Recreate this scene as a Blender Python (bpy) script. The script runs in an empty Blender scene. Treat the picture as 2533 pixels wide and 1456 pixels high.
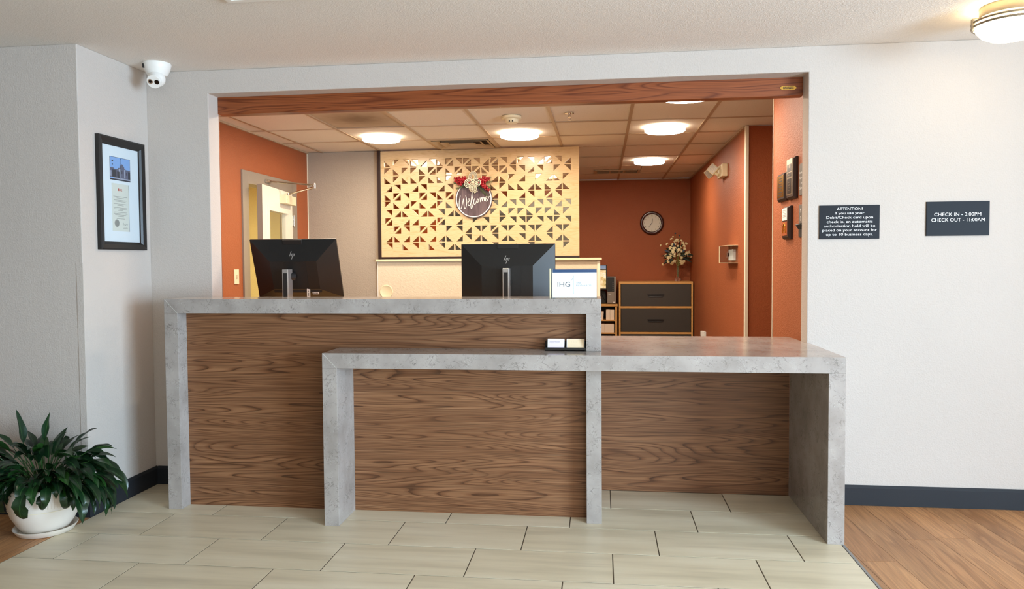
import bpy, bmesh, math, random
from mathutils import Vector, Matrix, geometry
import numpy as np
random.seed(7)
PI = math.pi
SC = bpy.context.scene
COL = SC.collection

# ------------------------------------------------------------------ camera
FPX, CYP = 1841.667, 716.532
YAW, PIT, ROL = math.radians(6.8919), math.radians(2.1523), math.radians(.4056)
CAM = Vector((0, -3.6506, 1.2936))


def ray(u, v):
    c, s = math.cos(-ROL), math.sin(-ROL)
    u, v = u * c + v * s, -u * s + v * c
    c, s = math.cos(PIT), math.sin(PIT)
    y, z = c - v * s, -s - v * c
    c, s = math.cos(YAW), math.sin(YAW)
    return Vector((u * c - y * s, u * s + y * c, z))


fw = ray(0, 0)
rt = (ray(1, 0) - fw).normalized()
up = (fw - ray(0, 1)).normalized()
cd = bpy.data.cameras.new('camera')
cam = bpy.data.objects.new('camera', cd)
COL.objects.link(cam)
cd.sensor_width = 36
cd.sensor_fit = 'HORIZONTAL'
cd.lens = FPX / 2533 * 36
cd.shift_y = -(1456 / 2 - CYP) / 2533
cd.clip_start = .05
R = Matrix((rt, up, -fw.normalized())).transposed().to_4x4()
cam.matrix_world = Matrix.Translation(CAM) @ R
SC.camera = cam

# ------------------------------------------------------------------ world, light, exposure
SC.view_settings.view_transform = 'Standard'
SC.view_settings.look = 'None'
SC.view_settings.gamma = 1
SC.view_settings.use_curve_mapping = False
SC.view_settings.exposure = 0.5
W = bpy.data.worlds.new('sky')
SC.world = W
W.use_nodes = True
bgn = W.node_tree.nodes['Background']
bgn.inputs[0].default_value = (.62, .78, 1, 1)
bgn.inputs[1].default_value = 1.0


def area(name, loc, rot, sx, sy, power, color):
    l = bpy.data.lights.new(name, 'AREA')
    l.shape = 'RECTANGLE'
    l.size, l.size_y = sx, sy
    l.energy, l.color = power, color
    o = bpy.data.objects.new(name, l)
    COL.objects.link(o)
    o.location, o.rotation_euler = loc, rot
    return o


# daylight from the big side window; the rear light is an added warm fill
area('daylight_and_fill', (4.42, -3.9, 1.25), (0, PI / 2 + .20, 0), 2.0, 2.8, 640, (.64, .82, 1))
area('daylight_and_fill', (2.0, -6.42, 1.3), (PI / 2 + .42, 0, 0), 3.6, 2.0, 90, (1, .84, .66))
LAMP_E, LOBBY_E, CORR_E = 63.0, 8.0, 170.0


# ------------------------------------------------------------------ materials
def lin(h):
    h = h.lstrip('#')
    v = [int(h[i:i + 2], 16) / 255 for i in (0, 2, 4)]
    return tuple(x / 12.92 if x <= .04045 else ((x + .055) / 1.055) ** 2.4 for x in v) + (1,)


class NT:
    def __init__(s, name, rough=.5, spec=.5, metal=0.0):
        s.m = bpy.data.materials.new(name)
        s.m.use_nodes = True
        s.t = s.m.node_tree
        s.b = s.t.nodes['Principled BSDF']
        s.b.inputs['Roughness'].default_value = rough
        s.b.inputs['Metallic'].default_value = metal
        s.b.inputs['Specular IOR Level'].default_value = spec

    def n(s, typ, **kw):
        nd = s.t.nodes.new(typ)
        for k, v in kw.items():
            if k.startswith('i_'):
                key = k[2:]
                key = int(key) if key.isdigit() else key.replace('_', ' ')
                nd.inputs[key].default_value = v
            else:
                setattr(nd, k, v)
        return nd

    def l(s, a, b):
        s.t.links.new(a, b)

    def coord(s, scale=(1, 1, 1), obj=False, rnd=False, rot=(0, 0, 0)):
        """world position, stretched; rnd shifts the pattern from one piece to the next"""
        if obj:
            out = s.n('ShaderNodeTexCoord').outputs['Object']
        else:
            out = s.n('ShaderNodeNewGeometry').outputs['Position']
        if rnd:
            oi = s.n('ShaderNodeObjectInfo')
            mul = s.n('ShaderNodeVectorMath', operation='SCALE')
            cmb = s.n('ShaderNodeCombineXYZ')
            s.l(oi.outputs['Random'], cmb.inputs[0])
            s.l(oi.outputs['Random'], cmb.inputs[1])
            s.l(oi.outputs['Random'], cmb.inputs[2])
            s.l(cmb.outputs[0], mul.inputs[0])
            mul.inputs['Scale'].default_value = 37.0
            ad = s.n('ShaderNodeVectorMath', operation='ADD')
            s.l(out, ad.inputs[0])
            s.l(mul.outputs[0], ad.inputs[1])
            out = ad.outputs[0]
        mp = s.n('ShaderNodeMapping')
        mp.inputs['Scale'].default_value = scale
        mp.inputs['Rotation'].default_value = rot
        s.l(out, mp.inputs[0])
        return mp.outputs[0]

    def noise(s, vec, scale, detail=3, rough=.5, dist=0.0):
        nd = s.n('ShaderNodeTexNoise', i_Scale=scale, i_Detail=detail, i_Roughness=rough, i_Distortion=dist)
        s.l(vec, nd.inputs['Vector'])
        return nd.outputs['Fac']

    def ramp(s, fac, stops):
        r = s.n('ShaderNodeValToRGB')
        e = r.color_ramp.elements
        while len(e) < len(stops):
            e.new(.5)
        for i, (p, c) in enumerate(stops):
            e[i].position = p
            e[i].color = lin(c) if isinstance(c, str) else (c, c, c, 1)
        s.l(fac, r.inputs[0])
        return r.outputs[0]

    def mix(s, fac, a, b, mode='MIX'):
        m = s.n('ShaderNodeMix', data_type='RGBA', blend_type=mode)
        for inp, v in ((0, fac), (6, a), (7, b)):
            if hasattr(v, 'default_value'):
                s.l(v, m.inputs[inp])
            elif isinstance(v, str):
                m.inputs[inp].default_value = lin(v)
            else:
                m.inputs[inp].default_value = v
        return m.outputs[2]

    def math(s, op, a, b=0.0):
        m = s.n('ShaderNodeMath', operation=op)
        for i, v in enumerate((a, b)):
            if hasattr(v, 'default_value'):
                s.l(v, m.inputs[i])
            else:
                m.inputs[i].default_value = v
        return m.outputs[0]

    def color(s, c):
        if isinstance(c, str):
            s.b.inputs['Base Color'].default_value = lin(c)
        else:
            s.l(c, s.b.inputs['Base Color'])
        return s

    def bump(s, h, strength=.3, dist=.002):
        b = s.n('ShaderNodeBump', i_Strength=strength, i_Distance=dist)
        s.l(h, b.inputs['Height'])
        s.l(b.outputs[0], s.b.inputs['Normal'])
        return s


MATS = {}


def plain(name, c, rough=.5, metal=0.0, spec=.5):
    if name not in MATS:
        MATS[name] = NT(name, rough, spec, metal).color(c).m
    return MATS[name]


def paint(name, c, c2=None, strength=.35, scale=75, rough=.75):
    t = NT(name, rough, .3)
    v = t.coord()
    big = t.noise(v, 1.3, 2)
    t.color(t.mix(t.ramp(big, [(.35, 0.0), (.65, 1.0)]), c, c2 or c))
    n1 = t.noise(v, scale, 2, .45)
    n2 = t.noise(v, scale * .45, 1)
    h = t.ramp(t.math('ADD', t.math('MULTIPLY', n1, .7), t.math('MULTIPLY', n2, .3)), [(.44, 0.0), (.6, 1.0)])
    t.bump(h, strength, .003)
    MATS[name] = t.m
    return t.m


paint('lobby_wall_paint', '#c4bbb3', '#c1b8b0', .22, 135)
paint('lobby_ceiling_paint', '#e6dfd7', '#e3ddd6', .3, 150, .85)
paint('lobby_far_paint', '#9b8d7d', '#968878', .2, 135)  # unseen lobby walls, toned darker to cut bounced light
paint('orange_wall_paint', '#a45c36', '#9e5733', .35, 120, .55)
paint('taupe_wall_paint', '#a99c8b', '#a69988', .3, 80, .7)
paint('cream_wall_paint', '#d8cbb2', '#d6c8ae', .35, 80, .65)
paint('corridor_paint', '#dbd09c', '#d8cc98', .2, 80, .7)
paint('office_floor_vinyl', '#c4b59c', '#bcae96', .1, 40, .5)


def quartz():
    t = NT('grey_quartz', .16, .34)
    v = t.coord()
    cloud = t.ramp(t.noise(v, 5, 4, .6), [(.3, '#938b85'), (.5, '#a49c96'), (.72, '#b2aaa4')])
    # thin dark hooked veins: ridge of a distorted noise, kept only in patches
    d = t.noise(v, 24, 4, .62, .8)
    ridge = t.math('ABSOLUTE', t.math('SUBTRACT', d, .5))
    vein = t.ramp(ridge, [(0.0, 1.0), (.009, .8), (.02, 0.0)])
    patch = t.ramp(t.noise(v, 13, 3, .55), [(.46, 0.0), (.6, 1.0)])
    vm = t.math('MULTIPLY', vein, patch)
    c = t.mix(t.math('MULTIPLY', vm, .62), cloud, '#5a5450')
    # pale slivers and small dark specks
    d2 = t.noise(v, 60, 2, .5, 2.0)
    sl = t.ramp(t.math('ABSOLUTE', t.math('SUBTRACT', d2, .5)), [(0.0, 1.0), (.016, 0.0)])
    p2 = t.ramp(t.noise(v, 26, 1), [(.52, 0.0), (.62, 1.0)])
    c = t.mix(t.math('MULTIPLY', t.math('MULTIPLY', sl, p2), .45), c, '#d9d6d0')
    sp = t.ramp(t.noise(v, 120, 1), [(.68, 0.0), (.75, 1.0)])
    c = t.mix(t.math('MULTIPLY', sp, .35), c, '#6d6865')
    t.color(c)
    MATS['quartz'] = t.m


quartz()


def walnut(name, cols):
    """laminate with long horizontal figure along X"""
    t = NT(name, .42, .35)
    n = t.noise(t.coord((.62, 1, 8.4)), 1.0, 1.2, .4, .15)
    jit = t.noise(t.coord((2.2, 1, 22)), 1.0, 3, .55)
    f = t.math('ADD', t.math('MULTIPLY', n, 28), t.math('MULTIPLY', jit, .8))
    ring = t.math('FRACT', f)
    c = t.ramp(ring, [(0.0, cols[0]), (.06, cols[0]), (.16, cols[1]), (.4, cols[2]), (.85, cols[2]), (1.0, cols[1])])
    band = t.ramp(t.noise(t.coord((.3, 1, 17)), 1.0, 4, .6), [(.36, 0.0), (.62, 1.0)])
    c = t.mix(t.math('MULTIPLY', band, .62), c, cols[3])
    fib = t.noise(t.coord((3.2, 3, 210)), 1.0, 3, .6)
    c = t.mix(t.math('MULTIPLY', t.ramp(fib, [(.38, 1.0), (.58, 0.0)]), .5), c, cols[0])
    hair = t.ramp(t.noise(t.coord((2.0, 2, 420)), 1.0, 1), [(.6, 0.0), (.74, 1.0)])
    c = t.mix(t.math('MULTIPLY', hair, .35), c, cols[4])
    t.color(c)
    t.bump(fib, .12, .001)
    MATS[name] = t.m


walnut('walnut_laminate', ('#4c301e', '#7a5034', '#946949', '#744d33', '#c59a74'))


def beam_wood():
    t = NT('stained_beam_wood', .38, .4)
    n = t.noise(t.coord((.5, 1, 9)), 1.0, 2, .5, .5)
    ring = t.math('FRACT', t.math('MULTIPLY', n, 13))
    c = t.ramp(ring, [(0.0, '#662f14'), (.3, '#93502b'), (.8, '#8a4924'), (1.0, '#662f14')])
    fib = t.noise(t.coord((4, 4, 260)), 1.0, 2)
    t.color(t.mix(t.math('MULTIPLY', t.ramp(fib, [(.4, 1.0), (.6, 0.0)]), .3), c, '#572610'))
    MATS['beam'] = t.m


beam_wood()


def ash_wood(name, base, dark, rough=.2, along='x'):
    t = NT(name, rough, .3)
    sc = (.8, 1, 8) if along == 'x' else (8, 8, .8)
    n = t.noise(t.coord(sc), 1.6, 2, .5, .4)
    ring = t.math('FRACT', t.math('MULTIPLY', n, 9))
    fine = t.ramp(ring, [(0.0, 1.0), (.1, .0), (.9, .0), (1.0, 1.0)])
    fib = t.noise(t.coord(tuple(x * 22 for x in sc)), 1.0, 2)
    f = t.math('ADD', t.math('MULTIPLY', fine, .35), t.math('MULTIPLY', t.ramp(fib, [(.45, 0.0), (.7, 1.0)]), .3))
    t.color(t.mix(f, base, dark))
    MATS[name] = t.m


ash_wood('ash_screen', '#d9bf94', '#b8935c', .22)
ash_wood('oak_edge', '#d9a765', '#b78144', .4)


def floor_tile():
    t = NT('beige_floor_tile', .33, .4)
    v = t.coord((1.1, 9, 9), rnd=True)
    a = t.noise(v, 1.0, 4, .55)
    c = t.ramp(a, [(.28, '#cabc9f'), (.5, '#e0d2b5'), (.75, '#ece0c6')])
    b = t.noise(t.coord((3, 40, 40), rnd=True), 1.0, 2)
    c = t.mix(t.math('MULTIPLY', t.ramp(b, [(.55, 0.0), (.75, 1.0)]), .25), c, '#b9aa92')
    t.color(c)
    MATS['tile'] = t.m


floor_tile()


def plank_wood():
    t = NT('oak_vinyl_plank', .38, .35)
    ang = math.radians(4)
    oi = t.n('ShaderNodeObjectInfo')
    n = t.noise(t.coord((9, .9, 9), rnd=True, rot=(0, 0, 0)), 1.0, 3, .5, .6)
    ring = t.math('FRACT', t.math('MULTIPLY', n, 6))
    c = t.ramp(ring, [(0.0, '#a06d44'), (.3, '#c78f5e'), (.8, '#daa26f'), (1.0, '#a06d44')])
    soft = t.ramp(t.noise(t.coord((5, .6, 5), rnd=True), 1.0, 3), [(.3, 0.0), (.7, 1.0)])
    c = t.mix(.5, c, t.mix(soft, '#aa754b', '#e2a772'))
    fib = t.noise(t.coord((190, 5, 190), rnd=True), 1.0, 2)
    c = t.mix(t.math('MULTIPLY', t.ramp(fib, [(.35, 1.0), (.6, 0.0)]), .35), c, '#6f4e2e')
    tone = t.ramp(oi.outputs['Random'], [(0.0, .74), (1.0, .98)])
    t.color(t.mix(1.0, c, tone, 'MULTIPLY'))
    t.bump(fib, .15, .001)
    MATS['plank'] = t.m


plank_wood()


def ceiling_tile():
    t = NT('mineral_ceiling_tile', .9, .1)
    v = t.coord()
    sp = t.ramp(t.noise(v, 150, 2, .6), [(.63, 0.0), (.7, 1.0)])
    pat = t.ramp(t.noise(v, 30, 2), [(.4, .25), (.6, 1.0)])
    t.color(t.mix(t.math('MULTIPLY', t.math('MULTIPLY', sp, pat), .55), '#f1e8d8', '#a08c72'))
    MATS['ctile'] = t.m
    # one panel is an older grey one with a round dirty stain
    t = NT('stained_ceiling_tile', .9, .1)
    g = t.n('ShaderNodeNewGeometry').outputs['Position']
    sub = t.n('ShaderNodeVectorMath', operation='DISTANCE')
    t.l(g, sub.inputs[0])
    sub.inputs[1].default_value = (-1.88, 2.0, 2.405)
    nz = t.noise(t.coord(), 14, 3)
    d = t.math('ADD', sub.outputs['Value'], t.math('MULTIPLY', t.math('SUBTRACT', nz, .5), .12))
    t.color(t.ramp(d, [(.06, '#9a8871'), (.2, '#b9a78d'), (.3, '#c9b9a0')]))
    MATS['ctile_stained'] = t.m


ceiling_tile()


def leaf_mat():
    t = NT('peace_lily_leaf', .3, .5)
    uv = t.n('ShaderNodeUVMap')
    sep = t.n('ShaderNodeSeparateXYZ')
    t.l(uv.outputs[0], sep.inputs[0])
    x, y = sep.outputs[0], sep.outputs[1]
    ax = t.math('ABSOLUTE', t.math('SUBTRACT', x, .5))
    vein = t.math('SINE', t.math('MULTIPLY', t.math('SUBTRACT', y, t.math('MULTIPLY', ax, .9)), 75))
    vr = t.ramp(vein, [(.72, 0.0), (.98, 1.0)])
    oi = t.n('ShaderNodeObjectInfo')
    base = t.ramp(oi.outputs['Random'], [(0.0, '#0c2113'), (.6, '#122c16'), (.88, '#1c3d18'), (1.0, '#2a561f')])
    mid = t.ramp(ax, [(.0, 1.0), (.05, 0.0)])
    c = t.mix(t.math('MULTIPLY', vr, .13), base, '#315c2c')
    c = t.mix(t.math('MULTIPLY', mid, .4), c, '#4c7a3d')
    t.color(c)
    t.bump(vein, .07, .002)
    MATS['leaf'] = t.m


leaf_mat()


def emit(name, c, e):
    t = NT(name)
    t.color('#ffffff')
    t.b.inputs['Emission Color'].default_value = c
    t.b.inputs['Emission Strength'].default_value = e
    MATS[name] = t.m
    return t.m


emit('office_lamp_glow', (1, .83, .66, 1), LAMP_E)
emit('lobby_lamp_glow', (1, .79, .48, 1), LOBBY_E)
emit('corridor_lamp_glow', (1, .86, .55, 1), CORR_E)
emit('lamp_rim_glow', (1, .83, .66, 1), LAMP_E * .07)
emit('screen_glow', (.75, .85, 1, 1), .6)


def glass(name, c='#ffffff', rough=0.0, alpha_tint=1.0):
    t = NT(name, rough)
    t.color(c)
    t.b.inputs['Transmission Weight'].default_value = 1.0
    t.b.inputs['IOR'].default_value = 1.45
    MATS[name] = t.m


def clear(name, tint='#f4f8fa', refl=.05):
    """thin clear sheet: mostly see-through with a sharp reflection"""
    t = NT(name)
    out = t.t.nodes['Material Output']
    tr = t.n('ShaderNodeBsdfTransparent')
    tr.inputs[0].default_value = lin(tint)
    gl = t.n('ShaderNodeBsdfGlossy', i_Roughness=.02)
    fr = t.n('ShaderNodeFresnel', i_IOR=1.5)
    mx = t.n('ShaderNodeMixShader')
    bk = t.n('ShaderNodeNewGeometry').outputs['Backfacing']
    t.l(t.math('MULTIPLY', t.math('ADD', fr.outputs[0], refl - .04), t.math('SUBTRACT', 1.0, bk)), mx.inputs[0])
    t.l(tr.outputs[0], mx.inputs[1])
    t.l(gl.outputs[0], mx.inputs[2])
    t.l(mx.outputs[0], out.inputs[0])
    MATS[name] = t.m


clear('clear_sheet')
glass('vase_glass')

P = plain
P('black_satin', '#151413', .35)
P('black_matte', '#1b1a1a', .6)
P('monitor_black', '#191919', .38)
P('monitor_panel', '#121212', .5)
P('silver', '#b9b7b4', .35, .6)
P('chrome', '#d8d4cc', .15, 1.0)
P('nickel', '#b8aa92', .3, 1.0)
P('ring_metal', '#8f877b', .35, 1.0)
P('white_plastic', '#e9e7e2', .4)
P('white_paper', '#f2f3f4', .8)
P('cream_plastic', '#e6d9b4', .45)
P('charcoal_base', '#25282d', .5, 0, .25)
P('sign_panel', '#10141c', .5, 0, .2)
P('sign_text', '#f2f2f2', .6)
P('grout', '#5a4d3c', .9)
P('metal_trim', '#9a9a9a', .3, .8)
P('door_frame_grey', '#8d8172', .5)
P('door_white', '#efe6d2', .4)
P('dark_laminate', '#3c3833', .5)
P('dark_plaque_wood', '#331c12', .35)
P('clock_wood', '#3a100a', .2)
P('clock_face', '#fff7e6', .6)
P('gold', '#d3a441', .25, 1.0)
P('brass', '#caa04e', .3, 1.0)
P('black_plate', '#171310', .3)
P('grey_sign', '#6e6a66', .55)
P('ribbon_cream', '#e8dcc0', .8)
P('ribbon_black', '#221f1e', .8)
P('berry_red', '#9c1420', .35)
P('pine_green', '#3c4a24', .7)
P('petal_cream', '#efe3b4', .7)
P('dark_leaf', '#1c2a1a', .6)
P('blue_leaf', '#3d5163', .6)
P('stem_green', '#7c8042', .6)
P('pot_white', '#e6dccf', .42)
P('soil', '#2a1e15', .95)
P('photo_sky', '#8fb4e8', .5)
P('photo_building', '#67657a', .5)
P('photo_dark', '#2c2c38', .5)
P('photo_pale', '#a9abbd', .5)
P('cert_cream', '#e9e4d6', .8)
P('red_ink', '#d2402c', .7)
P('grey_ink', '#8d897f', .7)
P('silver_seal', '#a7a49c', .4, .3)
P('blue_strip', '#2c4a72', .3)
P('ink_soft', '#9fb2bd', .7)
P('ink_dark', '#5f6a72', .7)
P('card_pink', '#efe2f0', .7)
P('card_peach', '#f1d9b4', .7)
P('paper_stack', '#efe0cb', .8)
P('vent_metal', '#c9b493', .5, .2)
P('vent_dark', '#3a2a1c', .9)
P('grid_metal', '#bda384', .5)
P('grid_backing', '#8d7a60', .8)  # brown slab above the office ceiling grid
P('pc_grey', '#8d8378', .4, .4)
P('lens_black', '#0c0c0d', .1)
P('bead_white', '#e9e2cb', .5)
P('seam_white', '#d8d5d0', .5)
P('amber_print', '#b4592a', .4)
P('mirror_black', '#2a1a17', .4)


def mirror():
    t = NT('bronze_mirror', .03, .5, 1.0)
    t.color('#d5bfa6')
    MATS['mirror'] = t.m


mirror()


def disc_wood():
    t = NT('weathered_grey_board', .8, .2)
    n = t.noise(t.coord((22, 22, 2.5)), 1.0, 4, .6)
    t.color(t.ramp(n, [(.3, '#453a3c'), (.5, '#62555a'), (.7, '#7d6d6c')]))
    MATS['disc'] = t.m


disc_wood()


def screen_print():
    t = NT('landscape_print', .4)
    n = t.noise(t.coord((9, 9, 9)), 1.0, 4, .7)
    t.color(t.ramp(n, [(.35, '#4a3d1e'), (.45, '#c8b070'), (.6, '#efe6c8'), (.7, '#ffffff')]))
    c = t.b.inputs['Base Color'].links[0].from_socket
    t.l(c, t.b.inputs['Emission Color'])
    t.b.inputs['Emission Strength'].default_value = .35
    MATS['screen_print'] = t.m


screen_print()

# ------------------------------------------------------------------ builders
OFF = {}


def link(name, me, mat=None, parent=None, label=None, cat=None, group=None, kind=None):
    o = bpy.data.objects.new(name, me)
    COL.objects.link(o)
    if mat is not None:
        me.materials.append(MATS[mat] if isinstance(mat, str) else mat)
    if parent is not None:
        o.parent = parent
        OFF[o.name] = OFF.get(parent.name, Vector((0, 0, 0)))
        if OFF[o.name].length > 0:
            me.transform(Matrix.Translation(-OFF[o.name]))
    else:
        OFF[o.name] = Vector((0, 0, 0))
    props(o, label, cat, group, kind)
    return o


def props(o, label=None, cat=None, group=None, kind=None):
    if label:
        o['label'] = label
    if cat:
        o['category'] = cat
    if group:
        o['group'] = group
    if kind:
        o['kind'] = kind
    return o


def thing(name, label, cat, loc, group=None, kind=None):
    o = bpy.data.objects.new(name, None)
    o.empty_display_size = .05
    COL.objects.link(o)
    o.location = loc
    OFF[o.name] = Vector(loc)
    return props(o, label, cat, group, kind)


class MB:
    """collects faces; build() links ONE mesh object"""

    def __init__(s, M=None):
        s.v, s.f, s.uv = [], [], None
        s.M = M or Matrix()

    def add(s, vs, fs):
        k = len(s.v)
        s.v += [s.M @ Vector(v) for v in vs]
        s.f += [tuple(i + k for i in f) for f in fs]
        return s

    def box(s, x0, x1, y0, y1, z0, z1):
        v = [(x, y, z) for z in (z0, z1) for y in (y0, y1) for x in (x0, x1)]
        return s.add(v, [(0, 2, 3, 1), (4, 5, 7, 6), (0, 1, 5, 4), (2, 6, 7, 3), (0, 4, 6, 2), (1, 3, 7, 5)])

    def prism(s, pts, a0, a1, axis='y'):
        """polygon of 2-D points extruded along an axis (y: pts are x,z; z: pts are x,y; x: pts are y,z)"""
        mk = {'y': lambda p, a: (p[0], a, p[1]), 'z': lambda p, a: (p[0], p[1], a), 'x': lambda p, a: (a, p[0], p[1])}[axis]
        n = len(pts)
        ar = sum(pts[i][0] * pts[(i + 1) % n][1] - pts[(i + 1) % n][0] * pts[i][1] for i in range(n))
        if (ar < 0) != (axis == 'y'):
            pts = pts[::-1]
        vs = [mk(p, a0) for p in pts] + [mk(p, a1) for p in pts]
        fs = [tuple(range(n))[::-1], tuple(range(n, 2 * n))] + [(i, (i + 1) % n, n + (i + 1) % n, n + i) for i in range(n)]
        return s.add(vs, fs)

    def lathe(s, prof, cen=(0, 0, 0), seg=32, ax='z', sx=1.0):
        """profile of (r, h) turned about an axis through cen"""
        vs, fs = [], []
        n = len(prof)
        for k in range(seg):
            a = 2 * PI * k / seg
            for r, h in prof:
                x, y = r * math.cos(a), r * math.sin(a)
                p = {'z': (x * sx, y, h), 'y': (x * sx, h, y), 'x': (h, x, y)}[ax]
                vs.append((p[0] + cen[0], p[1] + cen[1], p[2] + cen[2]))
        for k in range(seg):
            for i in range(n - 1):
                a, b = k * n + i, ((k + 1) % seg) * n + i
                fs.append((a, b, b + 1, a + 1) if ax != 'y' else (a, a + 1, b + 1, b))
        return s.add(vs, fs)

    def tube(s, pts, r, seg=8, closed=False):
        pts = [Vector(p) for p in pts]
        n = len(pts)
        vs, fs = [], []
        up0 = Vector((0, 0, 1))
        prev = None
        for i, p in enumerate(pts):
            a = pts[(i + 1) % n] if closed or i < n - 1 else p
            b = pts[i - 1] if closed or i > 0 else p
            d = (a - b).normalized()
            if prev is None:
                u = d.cross(up0)
                if u.length < 1e-3:
                    u = d.cross(Vector((1, 0, 0)))
            else:
                u = prev - d * prev.dot(d)
            u.normalize()
            prev = u
            w = d.cross(u)
            rr = r[i] if isinstance(r, (list, tuple)) else r
            for k in range(seg):
                t = 2 * PI * k / seg
                vs.append(tuple(p + (u * math.cos(t) + w * math.sin(t)) * rr))
        m = n if closed else n - 1
        for i in range(m):
            for k in range(seg):
                a, b = i * seg + k, i * seg + (k + 1) % seg
                c, d = ((i + 1) % n) * seg + (k + 1) % seg, ((i + 1) % n) * seg + k
                fs.append((a, b, c, d))
        if not closed:
            fs += [tuple(range(seg))[::-1], tuple(range((n - 1) * seg, n * seg))]
        return s.add(vs, fs)

    def ball(s, c, r, seg=10, rings=6, sc=(1, 1, 1)):
        vs, fs = [], []
        for j in range(rings + 1):
            t = PI * j / rings
            for k in range(seg):
                a = 2 * PI * k / seg
                vs.append((c[0] + r * sc[0] * math.sin(t) * math.cos(a), c[1] + r * sc[1] * math.sin(t) * math.sin(a), c[2] + r * sc[2] * math.cos(t)))
        for j in range(rings):
            for k in range(seg):
                a, b = j * seg + k, j * seg + (k + 1) % seg
                fs.append((a, a + seg, b + seg, b))
        return s.add(vs, fs)

    def mesh(s, name, bevel=0.0, smooth=False, bseg=2, fix=True):
        me = bpy.data.meshes.new(name)
        me.from_pydata([tuple(v) for v in s.v], [], s.f)
        bm = bmesh.new()
        bm.from_mesh(me)
        if fix:
            bmesh.ops.remove_doubles(bm, verts=bm.verts, dist=1e-6)
            bmesh.ops.recalc_face_normals(bm, faces=bm.faces)
        if bevel:
            es = [e for e in bm.edges if len(e.link_faces) == 2 and e.calc_face_angle(0) > .6]
            bmesh.ops.bevel(bm, geom=es, offset=bevel, segments=bseg, affect='EDGES', profile=.5)
        if smooth:
            for f in bm.faces:
                f.smooth = True
            for e in bm.edges:
                if len(e.link_faces) == 2 and e.calc_face_angle(0) > .7:
                    e.smooth = False
        bm.to_mesh(me)
        bm.free()
        return me

    def build(s, name, mat, parent=None, bevel=0.0, smooth=False, label=None, cat=None, group=None, kind=None, bseg=2, fix=True):
        return link(name, s.mesh(name, bevel, smooth, bseg, fix), mat, parent, label, cat, group, kind)


def box(name, x0, x1, y0, y1, z0, z1, mat, parent=None, bevel=0.0, M=None, **kw):
    return MB(M).box(x0, x1, y0, y1, z0, z1).build(name, mat, parent, bevel, **kw)


def text_mesh(s, w=None, h=None, align='CENTER', ext=.0006, M=Matrix(), bold=0.0):
    """lettering in the XZ plane facing -Y, fitted to width w and/or cap height h, moved by M"""
    cu = bpy.data.curves.new('lettering', 'FONT')
    cu.body = s
    cu.align_x = 'LEFT'
    cu.resolution_u = 3
    cu.offset = bold
    o = bpy.data.objects.new('lettering', cu)
    COL.objects.link(o)
    dg = bpy.context.evaluated_depsgraph_get()
    me = bpy.data.meshes.new_from_object(o.evaluated_get(dg))
    bpy.data.objects.remove(o)
    bpy.data.curves.remove(cu)
    vs = [v.co.copy() for v in me.vertices]
    fs = [tuple(p.vertices) for p in me.polygons]
    bpy.data.meshes.remove(me)
    x0, x1 = min(v.x for v in vs), max(v.x for v in vs)
    cap = .729
    sx = w / (x1 - x0) if w else h / cap
    sy = h / cap if h else sx
    if h and not w:
        sx = sy
    ox = {'CENTER': (x0 + x1) / 2, 'LEFT': x0, 'RIGHT': x1}[align]
    out = [M @ Vector(((v.x - ox) * sx, -ext, v.y * sy)) for v in vs]
    return out, fs


def lettering(name, lines, mat, parent, ext=.0006):
    mb = MB()
    for s, kw, M in lines:
        v, f = text_mesh(s, M=M, ext=ext, **kw)
        mb.add(v, f)
    return mb.build(name, mat, parent, fix=False)


T = Matrix.Translation


def Rz(a):
    return Matrix.Rotation(math.radians(a), 4, 'Z')


def Rx(a):
    return Matrix.Rotation(math.radians(a), 4, 'X')


def Ry(a):
    return Matrix.Rotation(math.radians(a), 4, 'Y')


# ------------------------------------------------------------------ the setting
ZC = 2.4046
XP, YP = -2.6194, -.155         # return wall with the framed certificate, column face
YW, YB = .428, .546             # lobby face and office face of the front wall
XL, XR = -2.245, 1.0737         # clear opening
ZO, ZBM = 2.272, 2.173          # head of opening, underside of the beam
XPW = 1.09                      # office wall with the plaques
LX, RX_, RY_ = -5.6, 4.2, -6.2  # lobby extents
ST = dict(kind='structure')

# floor: one slab with the tiles and planks as its pieces
fl = box('floor', LX - .2, RX_ + .2, RY_ - .2, 7.0, -.12, -.0012, 'grout', None, **ST)
TX0, TX1 = -2.605, 1.078
TP, TR, TY, TX = .613, .3065, -.3734, -.5694
tl_cache = {}


def tile_piece(x0, x1, y0, y1):
    g = .0026
    me_key = (round(x1 - x0, 4), round(y1 - y0, 4))
    if me_key not in tl_cache:
        hx, hy = (x1 - x0) / 2 - g, (y1 - y0) / 2 - g
        tl_cache[me_key] = MB().box(-hx, hx, -hy, hy, -.012, 0).mesh('tile')
        tl_cache[me_key].materials.append(MATS['tile'])
    o = bpy.data.objects.new('tile', tl_cache[me_key])
    COL.objects.link(o)
    o.parent = fl
    o.location = ((x0 + x1) / 2, (y0 + y1) / 2, 0)


for k in range(-13, 4):
    y0, y1 = TY + (k - 1) * TR, TY + k * TR
    o0 = TX + .2043 * k
    i0 = math.floor((TX0 - o0) / TP)
    for i in range(i0, i0 + 9):
        a, b = max(TX0, o0 + i * TP), min(TX1, o0 + (i + 1) * TP)
        if b - a > .02:
            tile_piece(a, b, y0, y1)
# metal edging between tile and plank
box('edge_strip', TX1, TX1 + .012, -4.5, YW, -.012, .001, 'metal_trim', fl)


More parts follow.
